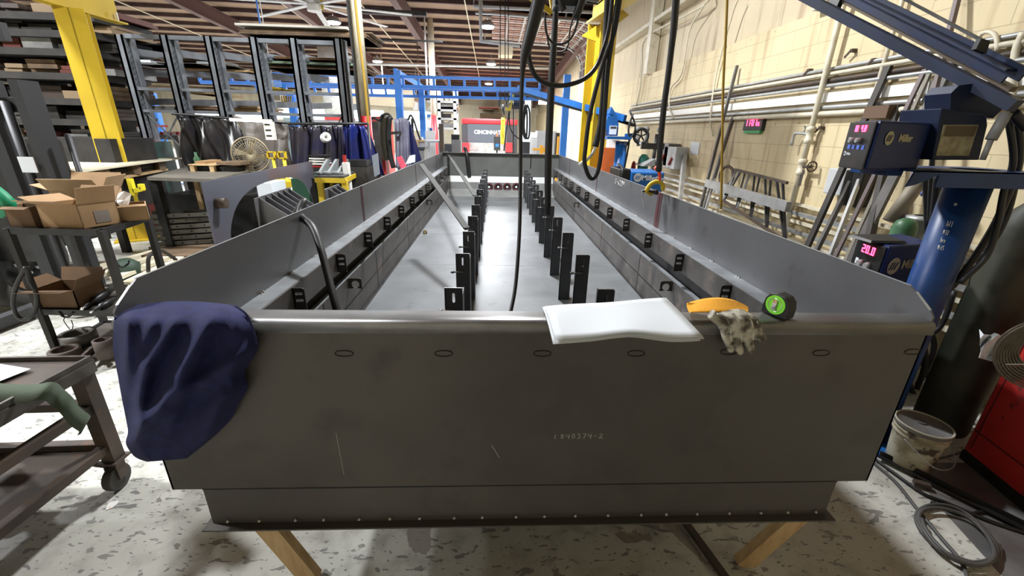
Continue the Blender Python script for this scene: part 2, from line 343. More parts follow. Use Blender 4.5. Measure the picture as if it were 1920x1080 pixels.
for px, py, lb in ((625, 42, 'lit high bay lamp above the timber stack of the grey rack'), (492, 100, 'lit high bay lamp seen between two grey rack uprights'),
                   (708, 115, 'lit high bay lamp right of the tall cream pole'), (68, 27, 'lit high bay lamp beside the yellow beam, upper left corner'),
                   (266, 140, 'small lit high bay lamp behind the first grey rack bay'), (914, 50, 'lit high bay lamp left of the overhead door panels'),
                   (921, 120, 'lit high bay lamp just above the blue crane track, below the door'), (916, 157, 'far lit high bay lamp seen through the blue crane track, right'),
                   (748, 155, 'far lit high bay lamp seen through the blue crane track by its post'), (587, 150, 'far lit high bay lamp between the last two grey uprights')): lamp(px, py, lb)
for i, (x, y) in enumerate(((-.3, 5.6), (-6.2, 2.4), (-9.6, 3.0), (-12, 7), (-20, 14))):  # unseen lamps; the third is added to brighten the left floor
    lamp_at(V((x, y, zroof(x, y)-.38)), 'lit high bay lamp hanging above and out of view of the frame')
# ------------------------------------------------------------ the big steel trough
XL, XR, YF, YE = -1.05, 1.33, 1.10, 8.99
ZT, ZS, ZST, ZB, ZF = 1.27, 1.185, .569, .414, .46     # side top, front top, step, bottom, floor
SL, SR = -.954, 1.219
T = thing('steel_trough', 'huge open welded dark steel trough with rows of slotted posts, on timber legs', 'trough', (.14, 5.0, ZB))
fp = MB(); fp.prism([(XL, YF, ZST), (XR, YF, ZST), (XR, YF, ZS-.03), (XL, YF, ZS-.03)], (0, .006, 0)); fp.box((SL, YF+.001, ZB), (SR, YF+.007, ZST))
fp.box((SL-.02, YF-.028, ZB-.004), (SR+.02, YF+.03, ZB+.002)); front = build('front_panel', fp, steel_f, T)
m = MB(); m.box((SL, YF-.0015, ZST-.002), (SR, YF+.001, ZST+.001)); build('weld_seam', m, blk, front)
m = MB()
for i in range(20): x = SL+.06+i*(SR-SL-.1)/19+random.uniform(-.012, .012); m.lathe((x, YF-.006, ZB+.016), [(.0055, 0), (.003, .006), (0, .007)], 8)
o = build('tack_weld', m, galv, front); o['kind'] = 'stuff'
# rolled rim
m = MB(); prof = [(YF+.06, ZS), (YF+.06, ZS+.006), (YF+.012, ZS+.006)]
for k in range(7): a = R(90+k*90/6); prof.append((YF+.004+.018*math.cos(a), ZS-.012+.018*math.sin(a)))
prof += [(YF-.014, ZS-.034), (YF-.002, ZS-.036), (YF+.006, ZS-.036), (YF+.006, ZS)]
m.prism([(XL+.0, y, z) for y, z in prof], (XR-XL, 0, 0), True); build('top_rim', m, mat('worn_rim_steel', (.3, .3, .3), .38, .6, (.2, .195, .19), 6), T)
# burnt slot rings on the front
for px, py, label in ((645, 663, ''), (832, 663, ''), (1017, 663, ''), (1193, 663, ''), (1367, 660, ''), (1540, 662, ''), (1712, 660, '')):
    c = AY(px, py, YF-.001); n = 20; pts = []
    for k in range(n): a = 2*math.pi*k/n; pts.append(c+V((.026*math.copysign(abs(math.cos(a))**.8, math.cos(a)), 0, .0095*math.sin(a))))
    m = MB(); m.tube(pts, .0016, 5, closed=True); build('burnt_ring', m, inkd, front)
m = MB(); strokes(m, '1840374-2', AY(1040, 823, YF-.001), (1, 0, .01), (0, 0, 1), .019, .001, 1.12); build('chalk_number', m, chalk, front)
m = MB(); m.bar(AY(922, 835, YF-.0005), AY(936, 858, YF-.0005), .001, .001); build('scratch', m, chalk, front); m = MB(); m.bar(AY(630, 812, YF-.0005), AY(645, 890, YF-.0005), .0008, .0008); build('scratch', m, chalk, front)
# side walls
for s, X in ((-1, XL), (1, XR)):
    t = .006*s
    pr = [(X, YF, ZST), (X, YF, ZS+.02), (X, YF+.015, ZS+.035), (X, YF+.075, ZT-.015), (X, YF+.1, ZT), (X, YE, ZT), (X, YE, ZST)]
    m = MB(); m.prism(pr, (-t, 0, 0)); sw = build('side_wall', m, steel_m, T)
    m = MB(); m.box((min(X, X-t)-.0005, YF+.1, ZT), (max(X, X-t)+.0005, YE, ZT+.0015)); m.bar((X-t/2, YF+.017, ZS+.036), (X-t/2, YF+.075, ZT-.012), .007, .002); build('bright_edge', m, edge_m, sw)
    for y in ((3.4, 5.8, 7.9) if s < 0 else (3.34, 5.5, 7.6)):
        m = MB(); w_ = (.1 if s > 0 else .05) if y < 4 else .035; m.box((X-t-.0015*s, y-w_/2, .99), (X-t+.0002*s, y+w_/2, ZT-.002)); build('primer_stripe', m, wred, sw, bev=0)
        m = MB(); m.box((X-t-.003*s, y-.003, .99), (X-t, y+.003, ZT)); build('weld_seam', m, blk, sw)
    # upper channel (three faces), step floor, lower skirt panel with top flange
    xi = X-.1*s
    m = MB(); m.box((min(X-t, xi), YF+.1, .984), (max(X-t, xi), YE, .99)); m.box((min(xi, xi-.005*s), YF+.1, .86), (max(xi, xi-.005*s), YE, .99)); m.box((min(X-t, xi), YF+.1, .86), (max(X-t, xi), YE, .866))
    ch = build('side_channel', m, mat('channel_steel', (.13, .12, .115), .5, .4, (.09, .085, .08), 5, c3=(.2, .17, .15), sc3=7, thr3=(.58, .72)), T)
    m = MB(); m.box((min(X-t, xi)-.0, YF+.1, .9902), (max(X-t, xi+.004*s), YE, .991)); build('bright_edge', m, mat('lit_flange_and_seam_steel', (.3, .32, .34), .45, .45, (.2, .21, .22), 9), ch)  # paler sheet paints the light on the channel's top flange
    m = MB()
    for k in range(26): y = 1.5+k*.29; m.lathe((X-.012*s, y, .99), [(.006, 0), (.004, .006), (0, .008)], 6); m.lathe((X-.012*s, y+.02, .99), [(.006, 0), (.004, .006), (0, .008)], 6)
    o = build('tack_weld', m, alu, ch); o['kind'] = 'stuff'
    xs = SL if s < 0 else SR; xs2 = xs-.005*s
    m = MB(); m.box((min(X-t, xs2), YF+.01, .6), (max(X-t, xs2), YE, .606)); build('step_plate', m, steel, T)
    m = MB(); m.box((min(xs, xs2), YF+.01, ZB), (max(xs, xs2), YE, .775)); sk = build('lower_panel', m, MATS['channel_steel'], T)
    m = MB(); m.box((min(xs2, xs2+.03*s), YF+.01, .775), (max(xs2, xs2+.03*s), YE, .781)); build('top_flange', m, MATS['lit_flange_and_seam_steel'], sk)
    for y in (2.2, 3.3, 4.6, 6.3):
        m = MB(); m.box((min(xs2, xs2-.002*s), y-.004, ZF), (max(xs2, xs2-.002*s), y+.004, .775)); build('weld_seam', m, wred if y in (2.2, 4.6) else blk, sk)
    # slotted angle brackets on the channel
    def slotplate(w_, h_, slots, sw_, sh_, t_, org, ax, ay, az, rnd=True):
        # a plate (w along ax, h down az) with open rounded slots made of strips
        mb = MB(); org, ax, ay, az = V(org), V(ax), V(ay), V(az)
        bmx = bmesh.new(); 
        outer = []; rr = .012
        for cx, cz, a0 in ((w_-rr, rr, -90), (w_-rr, h_-rr, 0), (rr, h_-rr, 90), (rr, rr, 180)):
            for k in range(4): a = R(a0+k*30); outer.append((cx+rr*math.cos(a), cz+rr*math.sin(a)))
        loops = [outer]
        for cx, cz in slots:
            L_ = []
            if sw_ >= sh_: q = sw_/2-sh_/2; cs = ((q, 0, -90), (-q, 0, 90)); r_ = sh_/2
            else: q = sh_/2-sw_/2; cs = ((0, q, 0), (0, -q, 180)); r_ = sw_/2
            for dx, dz, a0 in cs:
                for k in range(7): a = R(a0+k*30); L_.append((cx+dx+r_*math.cos(a), cz+dz+r_*math.sin(a)))
            loops.append(L_)
        edges = []
        for L_ in loops:
            vs = [bmx.verts.new((p[0], 0, p[1])) for p in L_]; edges += [bmx.edges.new((vs[i], vs[(i+1) % len(vs)])) for i in range(len(vs))]
        g = bmesh.ops.triangle_fill(bmx, edges=edges, use_beauty=True, use_dissolve=False)
        fs = [f for f in g['geom'] if isinstance(f, bmesh.types.BMFace)] or list(bmx.faces)
        e = bmesh.ops.extrude_face_region(bmx, geom=list(bmx.faces)); bmesh.ops.translate(bmx, verts=[v for v in e['geom'] if isinstance(v, bmesh.types.BMVert)], vec=(0, t_, 0))
        bmx.verts.index_update()
        mb.add([org+ax*v.co.x+ay*v.co.y+az*v.co.z for v in bmx.verts], [[v.index for v in f.verts] for f in bmx.faces]); bmx.free(); return mb
    for k in range(12):
        y = (1.878 if s < 0 else 1.97)+k*.58; xf = xi-.005*s; zt = .987
        mb = slotplate(.055, .115, ((.028, .028), (.028, .062)), .036, .013, .005, (xf, y, zt), (-s, 0, 0), (0, 1, 0), (0, 0, -1))
        mb.box((min(xf, xf-.005*s), y, zt-.115), (max(xf, xf-.005*s), y+.05, zt)); mb.box((min(xf-.005*s, xf-.055*s), y, zt-.115), (max(xf-.005*s, xf-.055*s), y+.012, zt-.111))
        build('slotted_bracket', mb, mat('bracket_steel', (.06, .056, .052), .5, .4, (.04, .038, .036), 9), T)
    for y in (2.62, 5.95):
        xf = xs2; n = 20
        c = V((xf-.045*s, y, .735)); mb = slotplate(.085, .085, ((.045, .042),), .05, .05, .006, (xf, y, .777), (-s, 0, 0), (0, 1, 0), (0, 0, -1)); build('ring_lug', mb, mat('lug_steel', (.09, .08, .065), .5, .4), T)
# floor plates
for i, (a, b) in enumerate(((YF+.01, 2.6), (2.6, 3.95), (3.95, 5.25), (5.25, 6.6), (6.6, 7.9), (7.9, YE))):
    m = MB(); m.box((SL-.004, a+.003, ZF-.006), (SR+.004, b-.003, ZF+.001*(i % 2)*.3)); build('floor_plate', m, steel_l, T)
for i, y in enumerate((2.6, 3.95, 5.25, 6.6, 7.9)):
    m = MB(); m.box((SL, y-.004, ZF), (SR, y+.004, ZF+.0015)); build('weld_seam', m, alu if y > 6 else MATS['lit_flange_and_seam_steel'], T)
for X in (SL+.012, SR-.012):
    m = MB(); m.box((X-.012, YF+.02, ZF+.0012), (X+.012, YE, ZF+.003)); build('dark_gap', m, blk, T)
# end wall with sill and ports
zs = steel_m
m = MB(); m.box((XL, YE, .81), (XR, YE+.006, 1.27)); m.box((XL, YE-.06, 1.262), (XR, YE+.006, 1.272)); ew = build('end_wall', m, mat('end_wall_steel', (.15, .155, .15), .5, .4, (.12, .125, .12), 3), T)
m = MB(); m.hexa([(SL, YE-.12, .70), (SR, YE-.12, .70), (SR, YE, .70), (SL, YE, .70), (SL, YE-.01, .81), (SR, YE-.01, .81), (SR, YE, .81), (SL, YE, .81)]); build('sloped_sill', m, mat('pale_sill_plate', (.55, .57, .56), .45, .3), ew)
m = MB(); m.box((SL, YE-.12, ZF), (SR, YE-.114, .70)); build('lower_panel', m, mat('end_lower_plate', (.3, .31, .3), .5, .3, (.22, .22, .22), 3), ew)
m = MB(); m.hexa([(SL, YE-.5, ZF+.001), (SR, YE-.5, ZF+.001), (SR, YE-.12, ZF+.001), (SL, YE-.12, ZF+.001), (SL, YE-.48, ZF+.01), (SR, YE-.48, ZF+.01), (SR, YE-.12, ZF+.1), (SL, YE-.12, ZF+.1)]); build('toe_plate', m, MATS['end_lower_plate'], ew)
for px in (917, 934, 951, 968):
    c = AY(px, 350.5, YE-.125); m = MB(); m.ring(c, (0, 1, 0), .065, .02, 20, 6); p = build('port_ring', m, mat('dark_red_oxide', (.07, .012, .015), .6), ew)
    m = MB(); m.cyl(c, c+V((0, .006, 0)), .05); build('port_opening', m, blk, p)
    m = MB(); m.cyl(c-V((0, .004, 0)), c, .022); build('port_light_spot', m, pap, p)  # white disc paints the light showing in the port
for x, z in ((-.55, 1.05), (.75, 1.1)):
    m = MB(); m.box((x-.01, YE-.003, z-.12), (x+.012, YE, 1.26)); build('weld_seam', m, blk, ew)
# two rows of posts
def post(x, y, z1, tall=True):
    # channel post: slotted front plate, side web, back plate; a round clip near the top
    sx = .085
    mb = slotplate(sx, .2, ((sx*.5, .05),), .013, .05, .005, (x, y, z1), (1, 0, 0), (0, 1, 0), (0, 0, -1))
    mb.box((x, y+.0, ZF), (x+sx, y+.005, z1-.2)); mb.box((x, y, ZF), (x+.005, y+.018, z1)); mb.box((x+sx-.006, y+.002, ZF), (x+sx, y+.11, z1-.035)); mb.box((x+sx-.03, y+.105, ZF), (x+sx, y+.11, z1-.05))
    p = build('post', mb, mat('post_steel', (.05, .052, .056), .5, .35, (.07, .072, .076), 6), T)
    e = MB(); e.box((x-.0004, y-.0006, z1), (x+sx, y+.005, z1+.0015)); e.box((x-.0008, y-.0006, z1-.2), (x+.001, y+.0, z1)); build('bright_edge', e, edge_m, p)
    c = MB(); zc = z1-.115; c.tube([(x-.02, y-.006, zc), (x+.045, y-.006, zc)], .006, 8, sq=.8); c.lathe((x-.022, y-.006, zc-.006), [(.0, 0), (.011, 0), (.011, .012), (0, .012)], 10); build('clip', c, mat('worn_clip_steel', (.16, .16, .155), .45, .6), p)
for k in range(12):
    post(-.231+.0015*k, 1.86+k*.592, 1.0); post(.5+.007*k, 1.86+k*.595, 1.0)
# flat braces leaning from the left wall to the posts
for a, b in ((AY(790, 308, 4.4), AZ(875, 428, .98)), (AX(837, 284, XL+.02), AZ(891, 367, .98))):
    m = MB(); m.bar(a, b, .05, .012); build('flat_brace', m, mat('brace_steel', (.04, .04, .037), .75, 0), T)
# ------------------------------------------------------------ timber legs
a = AY(470, 986, 1.16); m = MB(); m.bar((a.x+.02, 1.17, .405), (a.x+.155, 1.2, .0), .075, .038, (0, 1, 0)); one('timber_prop', m, wood, 'slanting pine timber leg under the left front corner of the trough', 'timber leg', 'timber legs under the trough')
a = AY(1505, 970, 1.16); m = MB(); m.bar((a.x+.03, 1.17, .405), (a.x-.13, 1.22, .0), .075, .038, (0, 1, 0)); one('timber_prop', m, wood, 'slanting pine timber leg under the right front corner of the trough', 'timber leg', 'timber legs under the trough')
for x, s in ((-.8, 1), (.95, -1)):
    for y in (4.5, 7.8):
        m = MB(); m.bar((x, y, .405), (x+.1*s, y+.03, 0), .075, .038, (0, 1, 0)); m.bar((x-.2, y, .38), (x+.3, y, .38), .09, .045); one('timber_prop', m, wood, '%s pine timber prop under the %s of the trough, hidden in its shade' % ('left' if s > 0 else 'right', 'middle' if y < 5 else 'far part'), 'timber leg', 'timber legs under the trough')
m = MB(); m.bar((1.0, .95, .012), (.8, 1.9, .012), .03, .02); one('flat_bar', m, rust, 'thin rusty flat bar on the floor beside the right timber leg', 'steel bar')
# ------------------------------------------------------------ things on the rim
# folded drawings
o = thing('folded_drawing', 'folded white paper drawing lying on the front rim of the trough', 'paper', (.38, 1.15, ZS+.007))
c = [AZ(1022, 577, 1.2), AZ(1248, 558, 1.2)]
def sheet(z, dx, dy, k):
    P = []
    bl, br = AZ(1021+dx, 576, z), AZ(1246+dx, 560, z); fl, frr = AY(1041+dx, 639+dy, .985), AY(1318+dx, 632+dy, .995)
    for i in range(9):
        t = i/8; row = []
        for j in range(17):
            u = j/16; p = (bl.lerp(br, u)).lerp(fl.lerp(frr, u), t)
            rip = t*t*(.005*math.sin(u*math.pi*2-.8)+.008*max(0, 1-abs(u-.52)*4))+.0015*math.sin(u*9+t*3)
            row.append(V((p.x, p.y, max(z*(1-t)+p.z*t, ZS+.0075 if p.y > 1.06 else 0)+rip+.0012*(2-k))))
        P.append(row)
    return P
for k, (z, dx, dy) in enumerate(((1.202, 0, -3), (1.2, 3, 1), (1.198, -4, 4))):
    m = MB(); m.grid(sheet(z, dx, dy, k)); build('paper_leaf', m, pap, o, solid=.0012)
pr = MB()   # faint printed lines on the top leaf
# green tape measure
def tape(c, s, rz, colr, label, grp):
    o = thing('tape_measure', label, 'tape measure', c, grp); o_ = V(c)
    ca, sa = math.cos(rz), math.sin(rz); ex, ey = V((ca, sa, 0)), V((-sa, ca, 0))
    prof = [(-.036, 0), (.036, 0), (.04, .006), (.042, .03), (.038, .055), (.024, .07), (-.002, .075), (-.024, .068), (-.036, .05), (-.04, .025), (-.04, .006)]
    prof = [(a*s, b*s) for a, b in prof]; m = MB(); m.prism([o_+ex*a-ey*.02*s+V((0, 0, b)) for a, b in prof], ey*.04*s); build('case', m, rub, o, bev=.004*s)
    m = MB(); cc = o_+V((0, 0, .038*s)); m.cyl(cc-ey*.0225*s, cc+ey*.0225*s, .03*s, n=24); build('side_disc', m, colr, o)
    m = MB(); m.ring(cc-ey*.0228*s, ey, .021*s, .0012*s, 20, 5); m.pbox(cc-ey*.027*s+V((0, 0, -.015*s))-ex*.007*s, ex*.013*s, ey*.006*s, V((0, 0, .032*s))); build('belt_clip', m, chrome, o)
    m = MB(); m.pbox(o_-ex*.046*s-ey*.01*s+V((0, 0, .002)), ex*.01*s, ey*.02*s, V((0, 0, .01*s))); build('tape_hook', m, chrome, o)
p = AZ(1474, 603, ZS+.008); tape((p.x+.004, 1.14, ZS+.0065), .98, -1.15, lime, 'black and lime green tape measure standing on the front rim', 'tape measures')
p = AZ(797, 438, ZF+.001); tape(p, .6, .2, ylw, 'small yellow and black tape measure on the trough floor', 'tape measures')
# work glove
o = thing('work_glove', 'dirty white leather work glove with mustard cuff draped over the front rim', 'glove', AY(1370, 605, 1.11))
def blob(rows, dep, m_, th):   # rows: list of (list of (px,py)), constant Y per row
    P = []
    for (pts, Y, dY) in rows:
        q = [AY(x, y, Y) for x, y in pts]; q = cat(q, 3); n = len(q)
        P.append([p+V((0, -dY*math.sin(math.pi*i/(n-1)), 0)) for i, p in enumerate(q)])
    return P
front_rows = [([(1328, 584), (1345, 579), (1370, 578), (1392, 580), (1406, 587)], 1.11, .012), ([(1336, 592), (1352, 588), (1374, 588), (1400, 590), (1422, 597)], 1.085, .02),
              ([(1346, 606), (1358, 604), (1380, 603), (1406, 606), (1430, 612)], 1.068, .024), ([(1352, 622), (1366, 622), (1386, 622), (1412, 624), (1431, 628)], 1.07, .02), ([(1356, 636), (1370, 640), (1388, 642), (1408, 640), (1426, 638)], 1.082, .012)]
P = blob(front_rows, 0, None, 0); B_ = [[p+V((0, .028, -.002)) for p in r_] for r_ in P]
m = MB(); m.grid(P+B_[::-1]+[P[0]]); 
for px in [[(1358, 606), (1361, 628), (1368, 648), (1372, 657)], [(1376, 606), (1379, 632), (1385, 652), (1389, 662)], [(1394, 606), (1399, 630), (1406, 648), (1410, 660)], [(1412, 604), (1420, 620), (1428, 632), (1433, 638)], [(1332, 588), (1342, 596), (1352, 606), (1354, 616)]]:
    q = [AY(x, y, 1.074+.004*(i == len(px)-1)) for i, (x, y) in enumerate(px)]; q = cat(q, 4); n = len(q); m.tube(q, [.0165*(1-.3*(i/(n-1))**3) if i < n-1 else .009 for i in range(n)], 10, sq=.8)
hand = build('glove_hand', m, glovem, o, sub=1)
m = MB()
for px in [[(1345, 588), (1365, 600), (1372, 640)], [(1372, 587), (1386, 604), (1391, 642)], [(1398, 590), (1410, 604), (1412, 636)]]: m.tube(cat([AY(x, y, 1.056) for x, y in px], 4), .0022, 5)
build('seam_piping', m, glovew, hand)
P = []
for i in range(5):
    t = i/4; row = []
    for j in range(11):
        u = j/10; top = 577-20*math.sin(math.pi*min(1, (u*.9+.08)))**.8; bot = 586-4*math.sin(math.pi*u)
        px = 1297+u*106; py = top*(1-t)+bot*t; p = AY(px, py, 1.16-.06*t); row.append(p+V((0, -.015*math.sin(math.pi*u), 0)))
    P.append(row)
m = MB(); m.grid(P+[[p+V((0, .02, -.012)) for p in P[4]], [p+V((0, .045, -.005)) for p in P[0]], P[0]]); build('cuff', m, cuffm, o, sub=1)
# navy garment over the left front corner
o = thing('navy_sweatshirt', 'crumpled navy blue sweatshirt draped over the left front corner of the trough', 'clothing', (-.85, 1.09, .75))
Lx = [(236, 574), (216, 590), (213, 615), (212, 655), (220, 700), (228, 745), (236, 785), (240, 810), (236, 832), (252, 856), (275, 866)]
Rx = [(432, 571), (462, 588), (477, 618), (484, 652), (468, 680), (458, 700), (464, 728), (444, 762), (436, 782), (405, 815), (350, 860)]
Lc = cat([V((x, y, 0)) for x, y in Lx], 5); Rc = cat([V((x, y, 0)) for x, y in Rx], 5); n = len(Lc); P = []
def fold(x, y):
    f = 0
    for (x0, y0, x1, y1, w_, a) in ((395, 600, 300, 770, 18, .05), (300, 770, 248, 815, 20, .055), (330, 605, 275, 690, 13, .035), (290, 600, 262, 655, 12, .02), (275, 690, 255, 790, 14, .04), (470, 655, 385, 715, 16, .045), (385, 715, 320, 745, 14, .03), (460, 700, 340, 830, 20, .03), (350, 720, 300, 850, 14, .025), (440, 610, 420, 650, 16, .015), (420, 740, 380, 840, 12, .02), (240, 600, 230, 740, 14, .025)):
        dx, dy = x1-x0, y1-y0; L2 = dx*dx+dy*dy; t = max(0, min(1, ((x-x0)*dx+(y-y0)*dy)/L2)); d = math.hypot(x-x0-t*dx, y-y0-t*dy)
        f += a*math.exp(-(d/w_)**2)*(.6+.4*math.sin(math.pi*t))
    return f
for i in range(n):
    row = []; t = i/(n-1)
    for j in range(41):
        u = j/40; x = Lc[i].x*(1-u)+Rc[i].x*u; y = Lc[i].y*(1-u)+Rc[i].y*u
        if t < .1: y -= 8*math.sin(math.pi*u)*(1-t*10)
        ts = min(1, t/.22); ts = ts*(2-ts); Y = 1.19-.12*ts-.02*math.sin(math.pi*min(1, t*1.1)); edge = min(1, u*9, (1-u)*9); 
        row.append(AY(x, y, Y+.02-(.03+fold(x, y))*edge-.004*math.sin(x*.07+y*.04)*edge))
    P.append(row)
m = MB(); m.grid(P); front_g = P
Bk = [[AY(Lc[i].x*(1-j/40)+Rc[i].x*(j/40), (Lc[i].y*(1-j/40)+Rc[i].y*(j/40)), (1.2-.108*min(1, (i/(n-1))/.12))) for j in range(41)] for i in range(n)]
m.grid(Bk); m.grid([P[i][:1]+Bk[i][:1] for i in range(n)]); m.grid([P[i][-1:]+Bk[i][-1:] for i in range(n)]); m.grid([P[-1], Bk[-1]]); m.grid([P[0], Bk[0]])
build('sweatshirt_body', m, cloth, o, sub=1)
m = MB(); m.tube(cat([AY(440, 573, 1.05), AY(462, 590, 1.035), AY(474, 618, 1.03), AY(482, 645, 1.03)], 5), .003, 5); build('hem_seam', m, cloth, o)
# ============================================================ RIGHT SIDE
def logo(c, right, up, nrm, r, m_bg, m_fg, root):
    right, up, nrm = V(right).normalized(), V(up).normalized(), V(nrm).normalized(); c = V(c)
    m = MB(); m.cyl(c, c+nrm*.0012, r, n=28); q = build('logo_disc', m, m_bg, root)
    m = MB()
    for k in (-1, 0, 1): m.pbox(c+nrm*.0012+right*(k*r*.42-r*.38)-up*r*.45, right*r*.22, right*r*.42+up*r*.9, nrm*.001)
    q.data.materials[0] = m_bg; z = build('logo_bars', m, m_fg, q); return q
# overhead sectional door, raised on its tracks
o = thing('overhead_door', 'raised sectional overhead door with pinkish brown panels on curved tracks under the roof', 'overhead door', (XW, 16.5, 3.0))
prof = [(XW+.02, 3.55), (XW+.02, 4.0)]
for k in range(1, 7): a = R(k*15); prof.append((XW+.02-.95*(1-math.cos(a)), 4.0+.9*math.sin(a)))
for k in range(1, 6): prof.append((XW-.93-k*.52, 4.9+.02*k))
for i in range(len(prof)-1):
    (x0, z0), (x1, z1) = prof[i], prof[i+1]; d = V((x1-x0, 0, z1-z0)); nn = V((d.z, 0, -d.x)).normalized()*-.04
    if nn.z < 0: pass
    m = MB(); m.pbox((x0, 14.55, z0), d*.985, (0, 3.9, 0), -nn); s_ = build('door_section', m, doorm, o)
    m = MB(); m3 = MB(); a = V((x0, 0, z0))+nn*.3; b = V((x1, 0, z1))+nn*.3
    for k in range(0, 14):
        y = 14.6+k*.295
        if k % 3 == 0: m.bar(a+V((0, y, 0)), b+V((0, y, 0)), .09, .03)
        else: m3.bar(a+V((0, y, 0)), b+V((0, y, 0)), .04, .02)
    m.bar(a+V((0, 14.55, 0)), a+V((0, 18.45, 0)), .06, .05); build('section_stiles', m, galv, s_)
    m3.bar(a.lerp(b, .5)+V((0, 14.6, 0)), a.lerp(b, .5)+V((0, 18.4, 0)), .035, .02); build('section_ribs_and_shade', m3, mat('door_rib_and_shade', (.12, .07, .055), .6), s_)  # dark bar across each section paints its shadow line
for y in (14.5, 18.48):
    m = MB(); m.tube([(x, y, z-.05) for x, z in prof]+[(-.6, y, 4.95)], .035, 6); build('track', m, galv, o)
for x in (-.4, 2.1):
    m = MB(); m.bar((x, 14.5, 4.93), (x, 14.5, 5.6), .04, .04); m.bar((x, 18.5, 4.93), (x, 18.5, 5.3), .04, .04); build('hanger', m, galv, o)
# white pipe frame hanging by the door
m = MB(); P_ = [AY(912, -30, 13.5), AY(912, 8, 13.5)]; m.tube([AY(890, -20, 13), AY(888, 12, 13), AY(1130, 24, 13)], .04, 8); m.tube([AY(900, -20, 13), AY(902, 78, 13), AY(975, 86, 13)], .05, 8)
one('pipe_run', m, lgry, 'white pipe run hanging from the roof in front of the overhead door panels', 'pipe')
m = MB(); m.box((AY(935, 75, 19).x, 19, AY(935, 103, 19).z), (AY(962, 75, 19).x, 19.8, AY(935, 75, 19).z)); o = one('unit_heater', m, mat('cream_heater', (.6, .53, .38), .6), 'cream box heater hanging behind the overhead door track', 'heater', bev=.02)
# yellow crane column and beam (right)
def hcol(name, label, base, top, w_, d_, m_, cat_='column', ang=0):
    o = thing(name, label, cat_, base); a, b = V(base), V(top); ca, sa = math.cos(ang), math.sin(ang); ex, ey = V((ca, sa, 0)), V((-sa, ca, 0))
    m = MB(); m.pbox(a-ex*w_/2-ey*d_/2, ex*w_, ey*.02, b-a); m.pbox(a-ex*w_/2+ey*(d_/2-.02), ex*w_, ey*.02, b-a); m.pbox(a-ex*.008-ey*d_/2, ex*.016, ey*d_, b-a); build('column_shaft', m, m_, o)
    m = MB(); m.pbox(a-ex*(w_*.8)-ey*(d_*.8), ex*w_*1.6, ey*d_*1.6, V((0, 0, .02))); build('base_plate', m, m_, o); return o
ct = AY(1128, 45, 7.3); yc = hcol('crane_column', 'yellow H section crane column standing beside the overhead door, right', (ct.x+.02, 7.3, 0), (ct.x+.02, 7.3, ct.z), .32, .3, yel, ang=.5)
a = V((ct.x-.1, 7.5, ct.z+.05)); b = AY(1215, -25, 5.2)
m = MB(); m.bar(a, b, .2, .03); m.bar(a+V((0, 0, .3)), b+V((0, 0, .3)), .2, .03); m.bar(a+V((0, 0, .15)), b+V((0, 0, .15)), .02, .3); build('runway_beam', m, yel, yc)
m = MB(); m.prism([AY(1118, 48, 7.1), AY(1118, 78, 7.1), AY(1090, 67, 7.1)], (0, .03, 0)); m.prism([AY(1150, 50, 7.1), AY(1180, 28, 6.6), AY(1150, 5, 7.0)], (0, .03, 0)); build('gusset', m, yel, yc)
# wall clock
a, b, c, d = [AX(x, y, XW-.03) for x, y in ((1399, 222), (1435, 219), (1430, 243), (1397, 246))]
o = thing('wall_clock', 'red digital wall clock mounted on the cream block wall', 'clock', (XW, a.y, d.z))
y1, y0 = a.y, b.y; z0, z1 = (c.z+d.z)/2, (a.z+b.z)/2
m = MB(); m.box((XW-.05, y0, z0), (XW, y1, z1)); build('case', m, blk, o, bev=.006)
m = MB(); h_ = (z1-z0)*.55; seg7(m, '11:01', (XW-.052, y1-.05, z0+.055), (0, -1, 0), (0, 0, 1), h_, (-1, 0, 0)); seg7(m, '26', (XW-.052, y0+.11, z0+.055), (0, -1, 0), (0, 0, 1), h_*.5, (-1, 0, 0)); build('display', m, ledr, o)
m = MB(); m.box((XW-.045, y0+.03, z0-.035), (XW-.01, y1-.03, z0)); build('mount_bracket', m, mat('green_plastic', (.04, .3, .08), .5), o)
# pipes and conduits on the wall
def wpipe(pts, r, m_, label, name='wall_pipe', n=8, smooth=True, grp='pipes on the cream wall', X=XW-.06):
    q = [AX(x, y, X) for x, y in pts]; m = MB(); m.tube(cat(q, 4) if smooth else q, r, n); return one(name, m, m_, label, 'pipe', grp)
q = AX(1545, 150, XW-.09)
o = thing('water_pipe', 'thick cream standpipe with two valves rising up the block wall', 'pipe', (XW-.09, q.y, .6), 'pipes on the cream wall')
m = MB(); m.cyl((XW-.09, q.y, .6), (XW-.09, q.y, 4.2), .028, n=14); build('pipe_shaft', m, crm, o)
for py in (252, 312):
    z = AX(1515 if py == 252 else 1502, py, XW-.09).z; m = MB(); m.lathe((XW-.09, q.y, z), [(.028, -.09), (.043, -.08), (.043, -.045), (.035, -.04), (.035, .03), (.043, .035), (.043, .07), (.028, .08)], 14); build('pipe_coupling', m, crm, o)
z = AX(1515, 252, XW-.09).z; m = MB(); m.tube(cat([(XW-.09, q.y, z), (XW-.09, q.y+.14, z+.01), (XW-.09, q.y+.24, z), (XW-.09, q.y+.25, z-.12)], 4), .016, 8); m.cyl((XW-.09, q.y+.1, z+.01), (XW-.09, q.y+.1, z+.08), .008); m.bar((XW-.12, q.y+.1, z+.08), (XW-.06, q.y+.1, z+.08), .012, .008); m.bar((XW-.09, q.y+.06, z+.08), (XW-.09, q.y+.14, z+.08), .012, .008); build('tap', m, galv, o)
